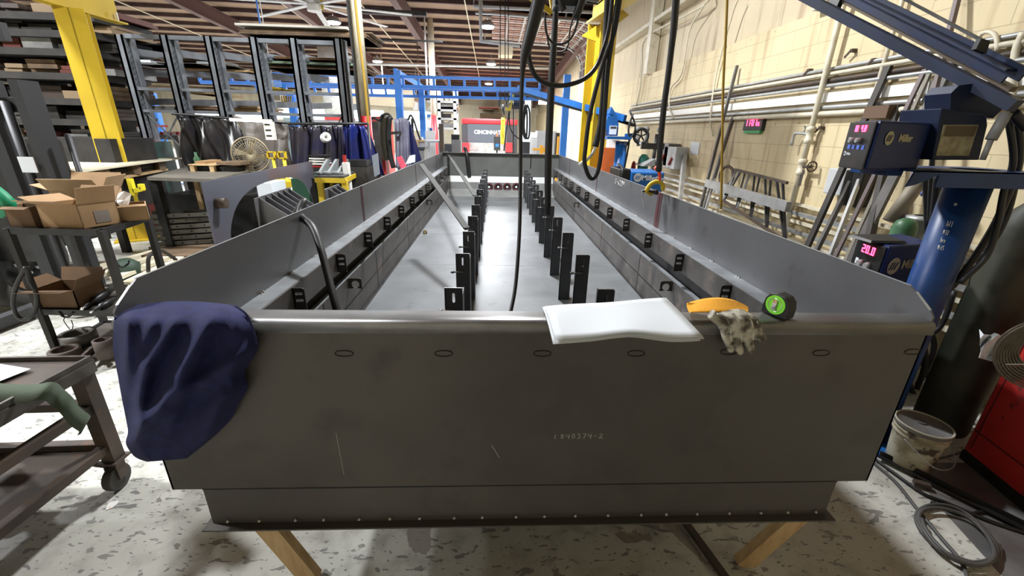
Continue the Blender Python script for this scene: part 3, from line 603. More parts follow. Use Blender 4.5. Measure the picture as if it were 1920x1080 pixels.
z = AX(1502, 312, XW-.09).z; m = MB(); m.cyl((XW-.09, q.y, z), (XW-.09, q.y-.14, z+.01), .016); m.ring((XW-.09, q.y-.15, z+.01), (0, 1, 0), .05, .008, 16, 6); m.bar((XW-.14, q.y-.15, z+.01), (XW-.04, q.y-.15, z+.01), .008, .008); m.pbox((XW-.1, q.y-.07, z-.2), (.002, 0, 0), (0, .05, 0), (0, 0, .17)); build('hand_wheel_valve', m, rust, o)
q2 = AX(1660, 110, XW-.05); m = MB(); m.cyl((XW-.05, q2.y, .9), (XW-.05, q2.y, 4.0), .018, n=10); one('wall_pipe', m, crm, 'thin cream pipe on the wall between the standpipe and the leaning bars', 'pipe', 'pipes on the cream wall')
wpipe([(1322, 8), (1314, 20), (1292, 60), (1278, 138), (1258, 165), (1255, 200), (1263, 222)], .016, crm, 'bent cream conduit dropping down the wall left of the clock')
wpipe([(1330, -20), (1316, 12), (1212, 70), (1204, 120), (1200, 165), (1192, 200)], .02, crm, 'cream conduit running along the metal sheeting then down to the pipe rack')
wpipe([(1385, -5), (1372, 30), (1345, 130), (1335, 190), (1332, 230), (1337, 255)], .014, crm, 'slim conduit curving down the wall beside the clock')
wpipe([(1920, 60), (1905, 95), (1900, 150), (1898, 190)], .022, crm, 'cream pipe bending down the wall at the right edge')
wpipe([(1832, 80), (1840, 64), (1856, 60), (1868, 70), (1870, 95)], .014, crm, 'short bent conduit loop above the boom of the near jib')
# horizontal conduit bundle and white channel: z ~2.3
for k, (z, x, r, mm) in enumerate(((2.36, .03, .018, galv), (2.31, .05, .02, crm), (2.25, .035, .022, rust), (2.20, .06, .018, galv))):
    m = MB(); m.cyl((XW-x, -1, z), (XW-x, 11.2, z), r, n=8); one('long_conduit', m, mm, ('topmost thin grey conduit of the wall bundle', 'cream conduit, second from the top of the wall bundle', 'brown conduit in the middle of the wall bundle', 'grey conduit, lowest of the wall bundle')[k], 'conduit', 'conduits along the right wall')
m = MB(); m.box((XW-.04, -1, 2.05), (XW, 11, 2.14)); o = one('cable_channel', m, wht, 'long white flat cable channel along the block wall below the conduits', 'cable channel')
m = MB(); m.cyl((XW-.04, -1, 2.0), (XW-.04, 11.5, 2.0), .022, n=8); m2 = MB(); one('long_conduit', m, galv, 'grey conduit just below the white cable channel', 'conduit', 'conduits along the right wall')
m = MB(); m.cyl((XW-.06, -1, 1.94), (XW-.06, 11.5, 1.94), .026, n=8); one('long_conduit', m, crm, 'lowest cream conduit under the white cable channel', 'conduit', 'conduits along the right wall')
# long stock tubes stored low along the wall
lows = ((1.02, .04, .022, crm), (.93, .07, .03, galv), (.84, .05, .025, crm), (.74, .08, .03, alu), (.64, .05, .025, crm), (.53, .08, .03, galv), (.42, .06, .03, crm))
for k, (z, x, r, mm) in enumerate(lows):
    m = MB(); m.bar((XW-x-.02, 1.6, z), (XW-x-.02, 9.5, z), r*1.3, r*1.3); one('long_wall_tube', m, mm, ('top', 'second', 'third', 'fourth', 'fifth', 'sixth', 'lowest')[k]+' long tube from the top lying along the foot of the block wall', 'tube', 'tubes along the foot of the wall')
# small brackets / hooks on wall
for px, py in ((1605, 95), (1645, 113), (1523, 132), (1545, 240)):
    p = AX(px, py, XW); m = MB(); m.bar(p, p+V((-.05, 0, .0)), .03, .03); m.bar(p+V((-.05, 0, 0)), p+V((-.05, .06, -.05)), .01, .02); one('wall_bracket', m, rust, {1605: 'rusty bent bracket stub high on the wall under the jib boom', 1645: 'small rusty wall anchor right of the standpipe', 1523: 'small rusty wall anchor left of the standpipe', 1545: 'rusty anchor on the wall right of the tap'}[px], 'wall anchor', 'rusty anchors on the wall')
# electrical boxes, gauges on the far part of the wall
for i, (x0, y0, x1, y1, lb) in enumerate(((1243, 268, 1260, 312, 'grey electrical switch box on the wall, left one of two'), (1255, 274, 1275, 318, 'grey electrical switch box on the wall, right one of two'))):
    a, b = AX(x0, y0, XW-.1), AX(x1, y1, XW-.1); o = thing('switch_box', lb, 'electrical box', (XW, (a.y+b.y)/2, b.z), 'switch boxes on the wall'); m = MB(); m.box((XW-.22, b.y, b.z), (XW, a.y-.1, a.z)); build('box_body', m, lgry if i else gry, o, bev=.01)
    m = MB(); m.bar((XW-.24, b.y+.1, (a.z+b.z)/2), (XW-.24, b.y+.2, (a.z+b.z)/2-.12), .03, .03); build('switch_lever', m, red, o)
a, b = AX(1294, 266, XW-.03), AX(1306, 290, XW-.03)
m = MB(); m.box((XW-.01, b.y, b.z), (XW, a.y, a.z)); one('wall_notice', m, pap, 'small white notice stuck on the block wall', 'notice')
# regulator stand (dark manifold)
p = AY(1228, 280, 7.6); o = thing('regulator_manifold', 'dark gas regulator manifold standing in front of the block wall', 'regulator', (p.x, 7.6, 1.0))
m = MB(); m.cyl((p.x, 7.6, 1.0), (p.x, 7.6, p.z+.25), .03); m.bar(p+V((-.25, 0, .05)), p+V((.15, 0, .05)), .06, .1); build('manifold_body', m, blk, o)
for dx in (-.3, -.15, .1): m = MB(); m.cyl(p+V((dx, 0, .05)), p+V((dx-.05, 0, .3)), .03); m.lathe(p+V((dx-.05, 0, .32)), [(0, -.05), (.05, -.04), (.05, .04), (0, .05)], 10, (0, 1, 0)); build('gauge', m, gry, o)
for i, (px, py, h_, mm, lb) in enumerate(((1206, 305, .55, mat('teal_cylinder_paint', (.02, .2, .15), .4), 'small teal gas cylinder beside the far blue welder'), (1187, 318, .5, red, 'small red canister behind the far blue welder'), (1232, 312, .6, lgry, 'light grey cylinder with rounded top beside the switch boxes'))):
    p = AY(px, py, 6.7); z = p.z+.05; m = MB(); r = .08 if i != 1 else .035; zz = p.z+.12; m.lathe((p.x, p.y, 0), [(r, 0), (r, zz-.08), (r*.85, zz-.03), (r*.5, zz), (0, zz+.01)], 16); one('gas_cylinder', m, mm, lb, 'gas cylinder', 'small gas cylinders')
p = AY(1210, 310, 6.5); m = MB(); m.prism([AY(1205, 312, 6.4), AY(1228, 311, 6.4), AY(1228, 298, 6.4)], (0, .4, 0)); one('sloped_tool_box', m, gry, 'dark wedge shaped tool lid behind the far blue welder', 'tool box')
# far blue welding power source on a cart (Y 5.6)
Yw = 5.6; a, b = AY(1184, 322, Yw), AY(1246, 345, Yw); zt = a.z-.0
o = thing('welder_power_source', 'bright blue welding power source with white lettering behind the right trough wall', 'welder', ((a.x+b.x)/2, Yw+.3, .3))
m = MB(); m.box((a.x, Yw, .35), (AY(1246, 330, Yw).x, Yw+.55, zt)); build('case', m, bblu, o, bev=.02)
m = MB(); m.box((a.x-.14, Yw+.02, .35), (a.x, Yw+.55, zt+.03)); build('end_panel', m, blk, o, bev=.015)
m = MB(); m.tube(cat([(a.x-.12, Yw+.04, zt-.25), (a.x-.12, Yw-.0, zt+.02), (a.x-.1, Yw+.3, zt+.07), (a.x-.02, Yw+.5, zt+.05)], 4), .015, 8); build('handle', m, rub, o)
m = MB(); m.box((a.x-.1, Yw+.02, .3), (a.x+.1, Yw+.5, .35)); m.box((b.x-.4, Yw+.02, .0), (b.x-.3, Yw+.5, .35)); m.box((a.x, Yw+.02, 0), (a.x+.1, Yw+.5, .35)); build('cart_base', m, blk, o)
p = AY(1196, 333, Yw-.002); logo(p, (1, 0, 0), (0, 0, 1), (0, -1, 0), .055, pap, bblu, o); text_mesh('lettering', 'Miller', AY(1203, 338, Yw-.004), (1, 0, 0), (0, 0, 1), .065, pap, o, bold=.002); text_mesh('lettering', 'Blue', AY(1229, 338, Yw-.004), (1, 0, 0), (0, 0, 1), .05, pap, o)
# far blue jib: post, head, boom, shelf, handwheel
Yj = 6.6; pj = AY(1163, 290, Yj)
o = thing('welding_jib', 'far blue welding jib with sloping boom and round post right of the yellow column', 'jib crane', (pj.x, Yj, 0))
m = MB(); m.cyl((pj.x, Yj, 0), (pj.x, Yj, AY(1163, 265, Yj).z), .085, n=20); post_ = build('jib_post', m, bblu, o)
m = MB(); strokes(m, '18-65', (pj.x-.06, Yj-.088, 1.55), (1, 0, 0), (0, 0, 1), .035, .003); strokes(m, '40-52', (pj.x-.06, Yj-.088, 1.62), (1, 0, 0), (0, 0, 1), .035, .003); build('chalk_marks', m, chalk, post_)
zz = AY(1163, 256, Yj).z; m = MB(); m.box((AY(1134, 256, Yj).x, Yj-.15, zz-.04), (AY(1178, 256, Yj).x, Yj+.2, zz+.0)); build('shelf', m, bblu, o)
m = MB(); m.prism([AY(1143, 255, Yj), AY(1158, 255, Yj), AY(1160, 232, Yj), AY(1156, 216, Yj), AY(1140, 218, Yj), AY(1134, 236, Yj)], (0, .2, 0)); m.prism([AY(1143, 213, Yj), AY(1158, 219, Yj), AY(1150, 205, Yj), AY(1147, 200, Yj)], (0, .15, 0)); build('jib_head', m, bblu, o)
m = MB(); p = AY(1142, 252, Yj-.01); q = AY(1157, 236, Yj-.01); m.box((p.x, Yj-.012, p.z), (q.x, Yj-.004, q.z)); lb = build('info_plate', m, pap, o); m = MB(); m.box((p.x+.01, Yj-.014, q.z-.04), (q.x-.01, Yj-.012, q.z-.01)); build('plate_heading', m, dgry, lb)
m = MB(); m.bar(AY(1172, 222, Yj), AY(972, 165, 9.2), .06, .09); bm_ = build('boom', m, bblu, o); m = MB(); m.bar(AY(1188, 232, Yj)+V((0, -.05, -.02)), AY(972, 169, 9.2)+V((0, -.05, -.05)), .05, .04); build('boom_lower_rail', m, blk, bm_)
m = MB(); m.bar(AY(1172, 254, Yj), AY(1192, 253, Yj), .06, .05); build('spool_bracket', m, bblu, o)
c = AY(1202, 255, Yj-.05); o = thing('wire_spool_rim', 'black spoked wheel rim hanging from the far blue jib', 'wheel', c)
m = MB(); m.ring(c, (.15, 1, 0), .1, .022, 32, 10); rim = build('rim', m, rub, o)
m = MB(); 
for k in range(5): a = R(k*72+20); m.bar(c, c+V((math.cos(a)*.09, 0, math.sin(a)*.09)), .018, .02, (0, 1, 0))
m.cyl(c-V((0, .02, 0)), c+V((0, .02, 0)), .02, n=10); build('spokes', m, blk, o)
m = MB(); m.box((c.x-.02, c.y-.03, c.z-.115), (c.x+.01, c.y-.022, c.z-.085)); m2 = MB(); build('white_label', m, pap, rim)
m = MB(); m.tube(cat([c+V((-.16, 0, .3)), c+V((-.2, 0, .1)), c+V((-.17, 0, -.1)), c+V((-.2, .0, -.5))], 5), .014, 6); m.tube(cat([c+V((-.2, .05, .35)), c+V((-.1, 0, .1)), c+V((-.22, 0, -.2)), c+V((-.21, 0, -.6))], 5), .012, 6)
one('cable_bundle', m, rub, 'black cables hanging behind the far blue jib post', 'cable')
m = MB(); a, b = AY(1133, 277, 7.0), AY(1162, 310, 7.0); m.box((a.x, 7.0, .6), (b.x, 7.5, a.z)); o = one('parts_cabinet', m, org, 'orange metal parts cabinet with open shelves beside the blue jib post', 'cabinet')
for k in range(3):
    z = a.z-.09-k*.12; m = MB(); x_ = a.x+.03; m.box((x_, 6.985, z), (a.x+.22, 6.999, z+.07)); q = build('shelf_shade', m, mat('deep_orange_shadow_paint', (.2, .05, .02), .8), o); q.parent = o; q.location = -o.location  # darker orange plates paint the shade inside the open shelves
p = AY(1148, 270, 7.1); m = MB(); m.box((p.x-.06, 7.1, a.z), (p.x+.12, 7.3, a.z+.12)); one('parts_carton', m, pap, 'white and green carton on top of the orange cabinet', 'box')
# bars leaning on the wall
def lean(p0, p1, w_, t_, mm, label, Xt=XW-.06, Xb=XW-.32, z0=.0, grp='bars leaning on the right wall', nm='steel_bar'):
    a = AX(*p0, Xt); b = AX(*p1, Xb); d = b-a; k = (z0-a.z)/d.z; e = a+d*k
    if z0 <= 0: e.z = .0
    m = MB(); m.bar(a, e, w_, t_, (1, 0, 0)); return one(nm, m, mm, label, 'steel bar', grp)
gs = mat('grey_bar_steel', (.14, .13, .125), .5, .4, (.1, .095, .09), 6); gp = mat('purplish_bar_steel', (.16, .13, .13), .5, .35); br = mat('bar_dark', (.06, .055, .05), .5, .4)
lean((1667, 124), (1517, 455), .06, .03, br, 'dark flat bar leaning on the wall, leftmost behind the upper wire feeder')
lean((1615, 300), (1535, 462), .035, .035, gs, 'grey tube leaning on the wall just right of the leftmost dark bar')
lean((1630, 290), (1560, 470), .03, .03, alu, 'shiny narrow tube leaning on the wall under the wire feeder')
lean((1735, 130), (1568, 478), .035, .02, gp, 'narrow purplish bar leaning on the wall above the wire feeder')
lean((1745, 133), (1588, 482), .03, .02, mat('tan_bar', (.22, .2, .16), .6), 'narrow tan bar leaning on the wall above the wire feeder')
lean((1783, 118), (1617, 450), .085, .03, gs, 'widest grey flat bar leaning on the wall behind the wire feeder')
lean((1800, -20), (1700, 380), .03, .03, gp, 'tallest purplish tube rising out of the top of the photo')
lean((1684, 200), (1630, 450), .05, .05, br, 'short black bar leaning on the wall, its end just above the wire feeder')
lean((1382, 123), (1312, 395), .035, .035, gs, 'long grey tube leaning on the wall left of the clock')
lean((1376, 217), (1322, 385), .04, .04, gs, 'short grey tube leaning on the wall under the clock')
lean((1284, 290), (1276, 365), .09, .06, alu, 'short square aluminium tube standing below the white notice')
lean((1358, 272), (1330, 370), .03, .03, alu, 'thin bright tube leaning on the wall beside the ladder frames')
# ladder frames and aluminium beam
a, b = AX(1325, 343, XW-.35), AX(1478, 388, XW-.45); m = MB(); m.bar(a, b, .05, .1); one('aluminium_beam', m, alu, 'pale aluminium beam lying across the black ladder frames', 'beam')
o = thing('ladder_frame', 'black welded ladder frame with zigzag rungs leaning by the wall', 'ladder frame', (XW-.3, 6, .4))
A0, A1, B0, B1 = AX(1378, 318, XW-.2), AX(1476, 343, XW-.25), AX(1350, 372, XW-.4), AX(1500, 470, XW-.4)
m = MB(); m.bar(A0, A1, .03, .03); build('top_rail', m, rust, o); m = MB(); m.bar(B0, B1, .03, .03); build('bottom_rail', m, rust, o)
for k in range(10):
    t = (k+.3)/10; m = MB(); q = A0.lerp(A1, t); r_ = B0.lerp(B1, min(1, max(0, t+(-.07 if k % 2 else .02)))); m.bar(q, r_, .022, .022); build('rung', m, blk, o)
m = MB(); c = AX(1362, 330, XW-.15); m.ring(c, (1, .2, 0), .13, .02, 24, 8); one('pulley_wheel', m, rust, 'rusty round wheel rim leaning behind the ladder frame', 'wheel')
# ---- near jib post with head, shelf, feeder, boom
Yp = 2.0; px_ = AY(1775, 450, Yp).x
o = thing('welding_jib', 'near dark blue welding jib with thick post, side shelf and double boom, right edge', 'jib crane', (px_, Yp, 0))
zsf = AY(1850, 318, Yp).z
m = MB(); m.cyl((px_, Yp, 0), (px_, Yp, zsf), .088, n=32); pp = build('jib_post', m, pblu, o)
m = MB(); m.cyl((px_, Yp, 0), (px_, Yp, .02), .2, n=24); build('base_plate', m, bblu, o)
def wrap(p): d = V((p.x-px_, p.y-Yp, 0)); d = d.normalized()*.0885; return V((px_+d.x, Yp+d.y, p.z))
for txt, px, py, h_ in (('Roll', 1757, 428, .028), ('40-52', 1747, 443, .022), ('Turn', 1745, 458, .024), ('48-65', 1740, 472, .022), ('40-90', 1770, 388, .012)):
    p = AY(px, py, Yp-.09); m = MB(); strokes(m, txt, p, (1, .1, 0), (0, 0, 1), h_, .0011, 1.0, wrap); build('chalk_marks', m, chalk, pp)
m = MB(); a = AY(1704, 312, 1.86); 
m.hexa([(a.x, 1.8, zsf-.07), (a.x+.62, 1.78, zsf-.07), (a.x+.62, 2.2, zsf-.07), (a.x, 2.2, zsf-.07), (a.x, 1.8, zsf-.062), (a.x+.62, 1.78, zsf-.062), (a.x+.62, 2.2, zsf-.062), (a.x, 2.2, zsf-.062)]) if 0 else None
x0 = AY(1765, 320, 1.82).x; m.box((x0, 1.82, zsf-.07), (x0+.55, 1.828, zsf)); m.box((a.x, 1.82, zsf-.006), (x0+.55, 2.2, zsf)); m.box((a.x-.06, 1.9, zsf-.03), (a.x+.02, 2.1, zsf-.006)); m.prism([(a.x, 1.82, zsf), (a.x-.02, 1.82, zsf-.07), (a.x+.02, 1.82, zsf-.06), (x0, 1.82, zsf-.015), (x0, 1.82, zsf)], (0, .008, 0)); build('shelf', m, pblu, o)
# head plate
hp = [AY(1748, 300, 1.9), AY(1766, 203, 1.9), AY(1850, 215, 1.9), AY(1852, 235, 1.9), AY(1836, 300, 1.9)]
m = MB(); m.prism(hp, (0, .2, 0)); hd = build('jib_head', m, nblu, o, bev=.004)
m = MB(); m.prism([AY(1782, 205, 1.93), AY(1783, 175, 1.93), AY(1798, 160, 1.93), (AY(1880, 150, 1.93)), AY(1885, 200, 1.93), AY(1862, 222, 1.93)], (0, .12, 0)); build('pivot_cheek', m, nblu, hd)
m = MB(); q = [AY(1770, 234, 1.897), AY(1835, 234, 1.897), AY(1817, 292, 1.897), AY(1755, 292, 1.897)]; m.prism(q, (0, .003, 0)); ip = build('info_plate', m, mat('stained_plate', (.36, .32, .2), .6, 0, (.2, .17, .1), 30), hd)
m = MB(); m.prism([AY(1775, 236, 1.895), AY(1833, 236, 1.895), AY(1826, 256, 1.895), AY(1769, 256, 1.895)], (0, .002, 0)); build('plate_heading', m, mat('brown_print', (.1, .07, .04), .6), ip)
# boom: lower and upper beams rising to the upper left
A, B = AY(1905, 199, 1.78), AY(1470, -26, 3.1); m = MB(); m.bar(A, B, .05, .045); build('lower_boom', m, nblu, o)
A, B = AY(1908, 132, 1.8), AY(1560, -38, 3.0); m = MB(); m.bar(A, B, .1, .01); m.bar(A+V((0, -.03, -.02)), B+V((0, -.03, -.02)), .01, .05); m.bar(A+V((0, .03, -.02)), B+V((0, .03, -.02)), .01, .05); build('upper_boom', m, nblu, o)
A, B = AY(1900, 168, 1.82), AY(1568, -6, 2.98); m = MB(); m.bar(A, B, .03, .02); build('boom_rail', m, mat('brown_rail', (.1, .075, .05), .5, .3), o)
m = MB(); m.bar(AY(1845, 78, 1.9), AY(1690, -5, 2.5), .01, .01); m.prism([AY(1840, 72, 1.9), AY(1857, 76, 1.9), AY(1850, 100, 1.9), AY(1830, 92, 1.9)], (0, .02, 0)); build('tie_rod', m, blk, o)
m = MB(); m.cyl(AY(1887, 212, 1.85), AY(1858, 262, 1.85), .02, n=12); m.cyl(AY(1858, 262, 1.85), AY(1842, 300, 1.85), .011, n=10); build('gas_strut', m, gry, o)
m = MB(); m.pbox(AY(1566, 18, 2.9), (.03, 0, .0), (0, .1, 0), (.02, 0, .08)); build('trolley_clip', m, blk, o)
# upper wire feeder
def welder(name, label, P1, P2, P3, zb, zt, digits, nm_lab, big=True):
    P1, P2, P3 = V(P1), V(P2), V(P3); a = P2-P1; b = P3-P1; a.z = b.z = 0; o = thing(name, label, 'welder', ((P1.x+P3.x)/2, P1.y+.1, zb))
    org = V((P1.x, P1.y, zb)); h = zt-zb; m = MB(); m.pbox(org, a, b, (0, 0, h)); case = build('case', m, fblu, o, bev=.012)
    an = a.normalized(); bn = b.normalized(); nf = V((an.y, -an.x, 0)); nf = nf if nf.dot(b) < 0 else -nf; ns = V((bn.y, -bn.x, 0)); ns = ns if ns.dot(a) < 0 else -ns     # front normal ~ -b, side normal ~ -a
    e = .003; f0 = org+nf*e
    m = MB(); m.pbox(f0+an*.008+V((0, 0, h*.02)), an*(a.length-.016), nf*.008, V((0, 0, h*.96))); fr = build('front_panel', m, blk, o, bev=.004)
    f1 = f0+nf*.008; L = a.length
    m = MB(); seg7(m, digits, f1+an*(L*.72)+V((0, 0, h*.78)), -an, (0, 0, 1), h*.13, nf); build('display', m, ledr, fr)
    for k, t in enumerate((.36, .6)):
        c = f1+an*(L*t)+V((0, 0, h*.6)); m = MB(); m.cyl(c, c+nf*.022, h*.065, h*.05, 16); build('knob', m, gry, fr)
    m = MB(); m.pbox(f1+an*L*.82+V((0, 0, h*.56)), -an*L*.1, nf*.002, V((0, 0, h*.1))); build('white_sticker', m, pap, fr)
    for k in range(4): m = MB(); m.pbox(f1+an*L*(.78-.17*k)+V((0, 0, h*.42)), -an*L*.1, nf*.002, V((0, 0, h*.09))); build('button', m, mat('blue_button', (.05, .12, .5), .4), fr)
    logo(f1+an*L*.82+V((0, 0, h*.32)), -an, (0, 0, 1), nf, h*.045, pap, blk, fr)
    text_mesh('lettering', 'Miller', f1+an*L*.74+nf*.001+V((0, 0, h*.29)), -an, (0, 0, 1), h*.055, pap, fr)
    s1 = org+ns*.002
    logo(s1+b*.24+V((0, 0, h*.66)), bn, (0, 0, 1), ns, h*.14, cream_l, nblu, case); text_mesh('lettering', 'Miller', s1+b*.42+V((0, 0, h*.6)), bn, (0, 0, 1), h*.15, cream_l, case, bold=.001)
    return o
P1, P2, P3 = AY(1652, 225, 1.8), AY(1598, 228, 2.02), AY(1752, 225, 1.93)
welder('wire_feeder', 'navy wire feeder with red display and two knobs on the near jib shelf', P1, P2, P3, 1.575, AY(1650, 225, 1.8).z, '10 4.8', '')
P1, P2, P3 = AY(1668, 462, 2.2), AY(1608, 455, 2.45), AY(1745, 470, 2.3)
zt = P1.z; welder('welding_power_source', 'lower navy welding power source with red display, behind the right trough wall', P1, P2, P3, zt-.36, zt, '20.0', '')
m = MB(); m.box((P1.x-.04, P1.y, 0), (P3.x-.04, 2.5, zt-.365)); one('welder_stand', m, blk, 'dark box stand under the lower navy welding power source', 'stand')
m = MB(); q = AY(1650, 452, 2.3); m.hexa([q+V(p) for p in ((-.1, -.05, 0), (.12, -.05, 0), (.12, .12, 0), (-.1, .12, 0), (-.09, -.04, .012), (.11, -.04, .012), (.11, .1, .02), (-.09, .1, .015))]); one('rubber_mat', m, rub, 'folded black pad lying on top of the lower navy welder', 'pad')
# green gas cylinder with cap, steel valve pieces behind
p = AY(1693, 437, 2.75); r = .07; zc = p.z; m = MB(); m.lathe((p.x, p.y, 0), [(.0, .0), (.115, 0), (.115, zc-.22), (.1, zc-.15), (r, zc-.1), (r, zc+.04), (r*.8, zc+.08), (r*.4, zc+.1), (0, zc+.105)], 24)
o = one('gas_cylinder', m, grn, 'green gas cylinder with a domed green cap behind the lower navy welder', 'gas cylinder'); 
c = AY(1682, 440, 2.68) ; m = MB(); m.cyl(c-V((.0, .012, 0)), c+V((0, .006, 0)), .012, n=12); q = build('vent_hole', m, blk, o)
for v in q.data.vertices: v.co -= o.location
p = AY(1728, 420, 2.9); m = MB(); m.lathe((p.x, p.y, 0), [(.0, .0), (.13, 0), (.13, .6), (.06, .72), (.05, p.z-.1), (.07, p.z-.06), (.07, p.z), (.1, p.z+.03), (.1, p.z+.05), (.06, p.z+.06)], 20); one('valve_stand', m, galv, 'bright flanged steel valve body standing behind the near jib post', 'valve')
p = AY(1722, 345, 3.05); m = MB(); m.cyl(p+V((-.12, 0, -.28)), p+V((.02, 0, .07)), .05, n=14); m.cyl(p+V((.0, -.03, .03)), p+V((0, -.08, .02)), .03, n=12); one('pressure_regulator', m, mat('dusty_tan_metal', (.23, .2, .15), .6, .2), 'dusty regulator with a blue dial under the jib shelf', 'regulator')
p = AY(1730, 363, 2.96); m = MB(); m.cyl(p, p-V((0, .012, 0)), .02, n=14); one('gauge_dial', m, mat('blue_dial', (.08, .12, .35), .2), 'small round blue dial under the jib shelf', 'dial')
# wall box behind bars
a = AX(1570, 345, XW-.12); m = MB(); m.box((XW-.15, a.y-.1, a.z-.1), (XW, a.y+.12, a.z+.14)); one('wall_junction_box', m, lgry, 'pale grey junction box on the wall behind the leaning bars', 'electrical box', bev=.01)
a = AX(1595, 340, XW-.1); m = MB(); m.box((XW-.14, a.y-.16, a.z-.22), (XW, a.y+.0, a.z+.25)); one('motor_housing', m, blk, 'dark motor housing on the wall under the wire feeder', 'motor', bev=.02)
a = AX(1650, 215, XW-.1); m = MB(); m.box((XW-.15, a.y-.12, a.z-.03), (XW, a.y+.12, a.z+.07)); one('wall_shelf_box', m, mat('brown_box', (.12, .07, .04), .7), 'small brown box on the wall just above the wire feeder', 'box')
# black hoses around the jib post
hz = [([(1735, 330), (1738, 400), (1736, 470), (1715, 560), (1690, 640)], 2.45, .016), ([(1758, 325), (1750, 400), (1742, 470), (1735, 540)], 2.2, .015), ([(1770, 330), (1765, 390), (1755, 430)], 2.2, .014), ([(1752, 240), (1748, 300), (1745, 360), (1742, 420)], 2.3, .012),
      ([(1905, 210), (1912, 280), (1900, 340), (1860, 430), (1800, 520), (1760, 560)], 1.95, .015), ([(1890, 215), (1900, 300), (1882, 360), (1870, 420), (1850, 480), (1800, 530)], 1.9, .013), ([(1918, 280), (1890, 400), (1850, 470), (1810, 500)], 2.0, .012),
      ([(1800, 520), (1860, 500), (1900, 480), (1925, 478)], 2.2, .01), ([(1900, 212), (1925, 240)], 1.85, .02)]
for k, (pts, Y, r) in enumerate(hz):
    m = MB(); m.tube(cat([AY(x, y, Y) for x, y in pts], 6), r, 8)
    one('welding_hose', m, rub, ('black hose hanging just left of the near jib post', 'black hose running down the left edge of the near jib post', 'short black hose under the jib shelf', 'thin black hose beside the wire feeder', 'thick black hose looping from the boom pivot down behind the dark cylinder',
        'black hose hanging from the boom pivot nearest the post', 'black hose crossing above the dark green cylinder', 'thin black hose lying over the dark green cylinder', 'short thick hose stub at the boom pivot')[k], 'hose', 'hoses at the near jib')
# big dark green gas cylinder
o = thing('gas_cylinder', 'large grimy dark green gas cylinder standing right of the trough', 'gas cylinder', (2.86, 2.1, 0))
m = MB(); m.lathe((2.86, 2.1, 0), [(0, 0), (.128, 0), (.134, .02), (.134, 1.2), (.125, 1.28), (.1, 1.35), (.06, 1.4), (.05, 1.42), (0, 1.42)], 36); build('cylinder_body', m, dgrn, o)
m = MB(); m.lathe((2.86, 2.1, 1.42), [(.05, 0), (.055, .01), (.055, .12), (.045, .17), (.0, .18)], 20); build('valve_cap', m, mat('cap_grey', (.22, .19, .16), .7), o)
# red cabinet machine, right edge
o = thing('blast_cabinet', 'worn red metal machine cabinet at the right edge behind the bucket', 'machine', (2.95, 1.5, 0))
b0 = AZ(1800, 852, 0.02); b1 = AZ(1935, 965, 0.02); d = (b1-b0); d.z = 0; nrm_ = V((-d.y, d.x, 0)).normalized(); 
if nrm_.x < 0: nrm_ = -nrm_
m = MB(); m.pbox((b0.x, b0.y, .06), d*1.5, nrm_*.7, (0, 0, AY(1885, 605, b0.y).z-.06)); build('cabinet_body', m, redp, o, bev=.012)
m = MB(); m.pbox((b0.x+.0, b0.y, .0), d*1.5, nrm_*.7, (0, 0, .06)); build('plinth', m, blk, o)
m = MB(); q = V((b0.x, b0.y, .0))+d*.03-nrm_*.004; m.pbox(q+V((0, 0, .2)), d*1.4, nrm_*.003, (0, 0, .006)); m.pbox(q+d*.06+V((0, 0, .1)), d*.01, nrm_*.003, (0, 0, .75)); build('panel_seam', m, mat('dark_red_seam', (.08, .01, .01), .6), o)
# crumpled white rag on the cabinet
P = []; random.seed(3)
c0 = AY(1875, 640, b0.y-.1)
for i in range(7):
    P.append([AY(1838+i*9+random.uniform(-3, 3), 632+j*7+6*math.sin(i*1.3+j)+(4-i)*(j-3)*1.2*(i < 4), b0.y-.08-.03*math.sin(i*2+j*1.7)) for j in range(6)])
m = MB(); m.grid(P, False); one('crumpled_paper', m, pap, 'crumpled white paper hanging on the top edge of the red cabinet', 'paper', solid=.002)
# coil of wire
c = AY(1972, 668, 1.35); o = thing('wire_coil', 'large coil of brownish bare wire at the right edge in front of the red cabinet', 'wire coil', c)
cm = mat('brown_wire', (.15, .12, .085), .5, .35, (.1, .08, .06), 20)
for k in range(9):
    m = MB(); m.ring(c+V((.002*k, .004*k, 0)), (.55, 1, .05), .155-.010*k, .0045, 48, 6); m.ring(c+V((.01, .02+.004*k, 0)), (.55, 1, .05), .15-.010*k, .0045, 48, 6); build('wire_turn', m, cm, o)
m = MB(); m.bar(AY(1886, 683, 1.3), AY(1990, 683, 1.3), .003, .003); build('tie_wire', m, galv, o)
# bucket
bh = .27
tc_ = AZ(1733, 794, bh)
o = thing('plastic_bucket', 'dirty white plastic bucket with grey lid standing right of the trough', 'bucket', (tc_.x, tc_.y, 0)); B0 = V((tc_.x, tc_.y, 0))
m = MB(); m.lathe(B0, [(0, 0), (0.0944, 0), (0.0976, .01), (0.1104, bh-.07)], 32); m.lathe(B0, [(0.1104, bh-.07), (0.1184, bh-.068), (0.1184, bh-.06), (0.1120, bh-.055), (0.1120, bh-.045), (0.1200, bh-.04), (0.1200, bh-.033), (0.1136, bh-.028), (0.1136, bh-.01)], 32); build('bucket_body', m, bucketm, o)
m = MB(); m.lathe(B0, [(0.1200, bh-.022), (0.1224, bh-.018), (0.1224, bh-.002), (0.1176, bh+.002), (0.1136, bh-.008), (0, bh-.01)], 32); lid = build('bucket_lid', m, mat('grey_bucket_lid', (.1, .1, .1), .6, 0, (.17, .16, .14), 6), o)
m = MB(); m.ring(B0+V((0, 0, bh-.001)), (0, 0, 1), .119, .005, 32, 6); build('lid_rim', m, mat('worn_lid_rim', (.42, .4, .32), .6), lid)
